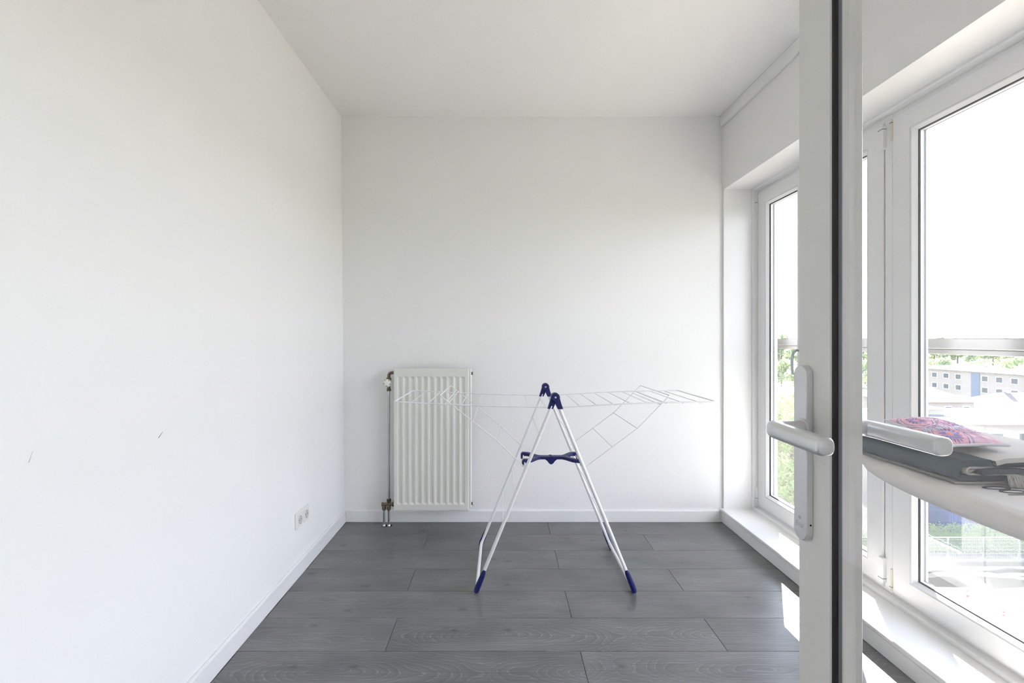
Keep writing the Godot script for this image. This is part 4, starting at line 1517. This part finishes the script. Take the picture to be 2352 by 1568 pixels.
	bx(st, 37.6, 38.8, GROUND + 0.45, GROUND + 1.15, 31.46, 31.52, 0.02)
	part(sg, "board", st, M.sign_yellow)
	st = begin()
	lathe(st, Transform3D(Basis(Vector3(1, 0, 0), Vector3(0, 0, 1), Vector3(0, -1, 0)), W(38.2, GROUND + 1.45, 31.49)), [Vector2(0.0, 0.03), Vector2(0.30, 0.03), Vector2(0.30, -0.03), Vector2(0.0, -0.03)], 20)
	part(sg, "disc", st, M.sign_red)

	# long low school-like building with a flat striped roof
	var sb := thing("flat_roof_building", "long low building with a flat blue-striped roof and white fascia", "building", W(53.0, GROUND, 51.0))
	st = begin()
	bx(st, 38.0, 74.0, GROUND, -8.25, 48.0, 54.0)
	part(sb, "walls", st, M.brick_wall)
	st = begin()
	bx(st, 37.6, 74.4, -8.25, -7.42, 47.6, 54.2, 0.04)
	part(sb, "fascia", st, M.render_white)
	for k in 7:
		st = begin()
		bx(st, 37.9, 74.1, -7.42, -7.36, 48.0 + k * 0.85, 48.5 + k * 0.85, 0.01)
		part(sb, "roof_strip", st, M.roof_stripe if k % 2 == 0 else M.roof_sheet)
	var list := []
	for k in 9:
		for yy in [-9.1, -12.2, -15.4]:
			list.append([41.6 + k * 3.07, 43.1 + k * 3.07, yy - 1.5, yy])
	facade_windows(sb, true, 48.0, list, M.render_white, M.far_glass)
	var rv := thing("roof_cabin", "low grey plant cabin with a white lid on the striped flat roof", "roof cabin", W(48.5, -7.36, 49.5))
	st = begin()
	bx(st, 46.9, 49.8, -7.36, -6.75, 48.9, 50.6, 0.03)
	part(rv, "body", st, M.concrete)
	st = begin()
	bx(st, 46.7, 50.0, -6.75, -6.62, 48.7, 50.8, 0.02)
	part(rv, "lid", st, M.render_white)
	st = begin()
	bx(st, 48.0, 48.4, -6.62, -6.2, 49.5, 49.9, 0.02)
	part(rv, "flue", st, M.asphalt)

	hip_house("brick house with a hipped tile roof beside the gabled trees", 60.0, 71.5, 65.0, 73.0, -8.3, -6.3)
	hip_house("brick house with a hipped tile roof behind the striped flat roof", 71.5, 86.0, 62.0, 71.0, -9.2, -7.0)

	# long apartment block, its face parallel to the room's window wall
	var ap := thing("apartment_block", "long pale four-storey apartment block with a flat white roof", "building", W(120.0, GROUND, 100.0))
	st = begin()
	bx(st, 117.0, 128.0, GROUND, -6.9, 78.0, 124.0)
	part(ap, "walls", st, M.brick_wall)
	st = begin()
	bx(st, 116.4, 128.5, -6.9, -6.35, 77.5, 124.5, 0.05)
	part(ap, "roof", st, M.render_white)
	list = []
	for k in 14:
		var dd := 80.0 + k * 3.05
		if absf(dd + 0.7 - 107.2) < 1.7:
			continue
		for f in 3:
			list.append([dd, dd + 1.5, -9.2 - f * 2.75, -7.75 - f * 2.75])
	facade_windows(ap, false, 117.0, list, M.render_white, M.far_glass)
	st = begin()
	bx(st, 116.85, 117.1, -16.5, -7.2, 106.3, 108.2, 0.02)
	part(ap, "stair_glazing", st, M.far_blue)
	for k in 2:
		st = begin()
		bx(st, 119.0, 122.0, -6.35, -5.3, 93.0 + k * 17.0, 97.0 + k * 17.0, 0.05)
		part(ap, "roof_hut", st, M.concrete)

	# trees
	tree("broad_tree", "tall light-green leafy tree below the narrow sash beside the end wall", "trees near the building site", W(29.8, GROUND, 45.0), 15.6, 4.2, 16000, 0.16, M.leaf_light, 301)
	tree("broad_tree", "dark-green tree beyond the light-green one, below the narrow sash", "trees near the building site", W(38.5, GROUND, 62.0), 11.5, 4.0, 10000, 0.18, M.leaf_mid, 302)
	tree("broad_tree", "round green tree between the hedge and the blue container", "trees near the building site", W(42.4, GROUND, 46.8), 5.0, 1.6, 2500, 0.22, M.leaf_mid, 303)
	for i in 16:
		var d := 150.0 + 34.0 * (i % 2)
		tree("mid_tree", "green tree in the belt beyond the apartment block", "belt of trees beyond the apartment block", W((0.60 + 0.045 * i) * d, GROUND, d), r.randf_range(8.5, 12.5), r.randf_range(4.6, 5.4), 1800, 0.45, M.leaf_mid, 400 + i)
	for i in 26:
		var d := 300.0 + 46.0 * (i % 2)
		var hh: float = r.randf_range(20.0, 22.0) + (3.0 if i % 7 == 2 else 0.0)
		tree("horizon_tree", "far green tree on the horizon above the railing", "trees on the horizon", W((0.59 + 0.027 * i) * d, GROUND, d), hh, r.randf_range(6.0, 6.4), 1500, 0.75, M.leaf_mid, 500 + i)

# ------------------------------------------------------------------ main
func _ready() -> void:
	# camera
	var cam := Camera3D.new()
	cam.name = "camera"
	add_child(cam)
	cam.position = Vector3(0, CAM_H, 0)
	var near := 0.05
	cam.projection = Camera3D.PROJECTION_FRUSTUM
	cam.near = near
	cam.far = 3000.0
	cam.size = near * 1568.0 / F
	cam.frustum_offset = Vector2(near * (1176.0 - VX) / F, near * (VY - 784.0) / F)
	cam.current = true
	# sky
	var env := Environment.new()
	env.background_mode = Environment.BG_SKY
	var sky := Sky.new()
	var sm := ProceduralSkyMaterial.new()
	sm.sky_top_color = Color(0.86, 0.905, 1.0)
	sm.sky_horizon_color = Color(0.985, 0.985, 0.995)
	sm.sky_curve = 0.12
	sm.ground_bottom_color = Color(0.55, 0.56, 0.52)
	sm.ground_horizon_color = Color(0.75, 0.77, 0.76)
	sky.sky_material = sm
	env.sky = sky
	env.background_energy_multiplier = 2.6
	env.tonemap_mode = Environment.TONE_MAPPER_LINEAR
	env.tonemap_exposure = 3.15
	env.sdfgi_enabled = true
	env.ssao_enabled = true
	env.ssil_enabled = true
	var we := WorldEnvironment.new()
	we.name = "world_environment"
	we.environment = env
	add_child(we)
	# sun, high to the right beyond the windows, shining back towards the camera's side
	var sun := DirectionalLight3D.new()
	sun.name = "sun"
	add_child(sun)
	sun.look_at_from_position(Vector3.ZERO, Vector3(-0.66, -1.0, 1.10), Vector3.UP)
	sun.light_color = Color(1.0, 0.975, 0.94)
	sun.light_energy = 6.2
	sun.light_angular_distance = 0.55
	sun.shadow_enabled = true
	sun.sky_mode = DirectionalLight3D.SKY_MODE_LIGHT_ONLY

	make_materials()
	cushion_material()
	build_room()
	build_windows()
	build_door()
	build_outside()
	build_balustrade()
	build_radiator()
	build_rack()
	build_board()
	build_blanket()
	build_cushion()
	build_socket()
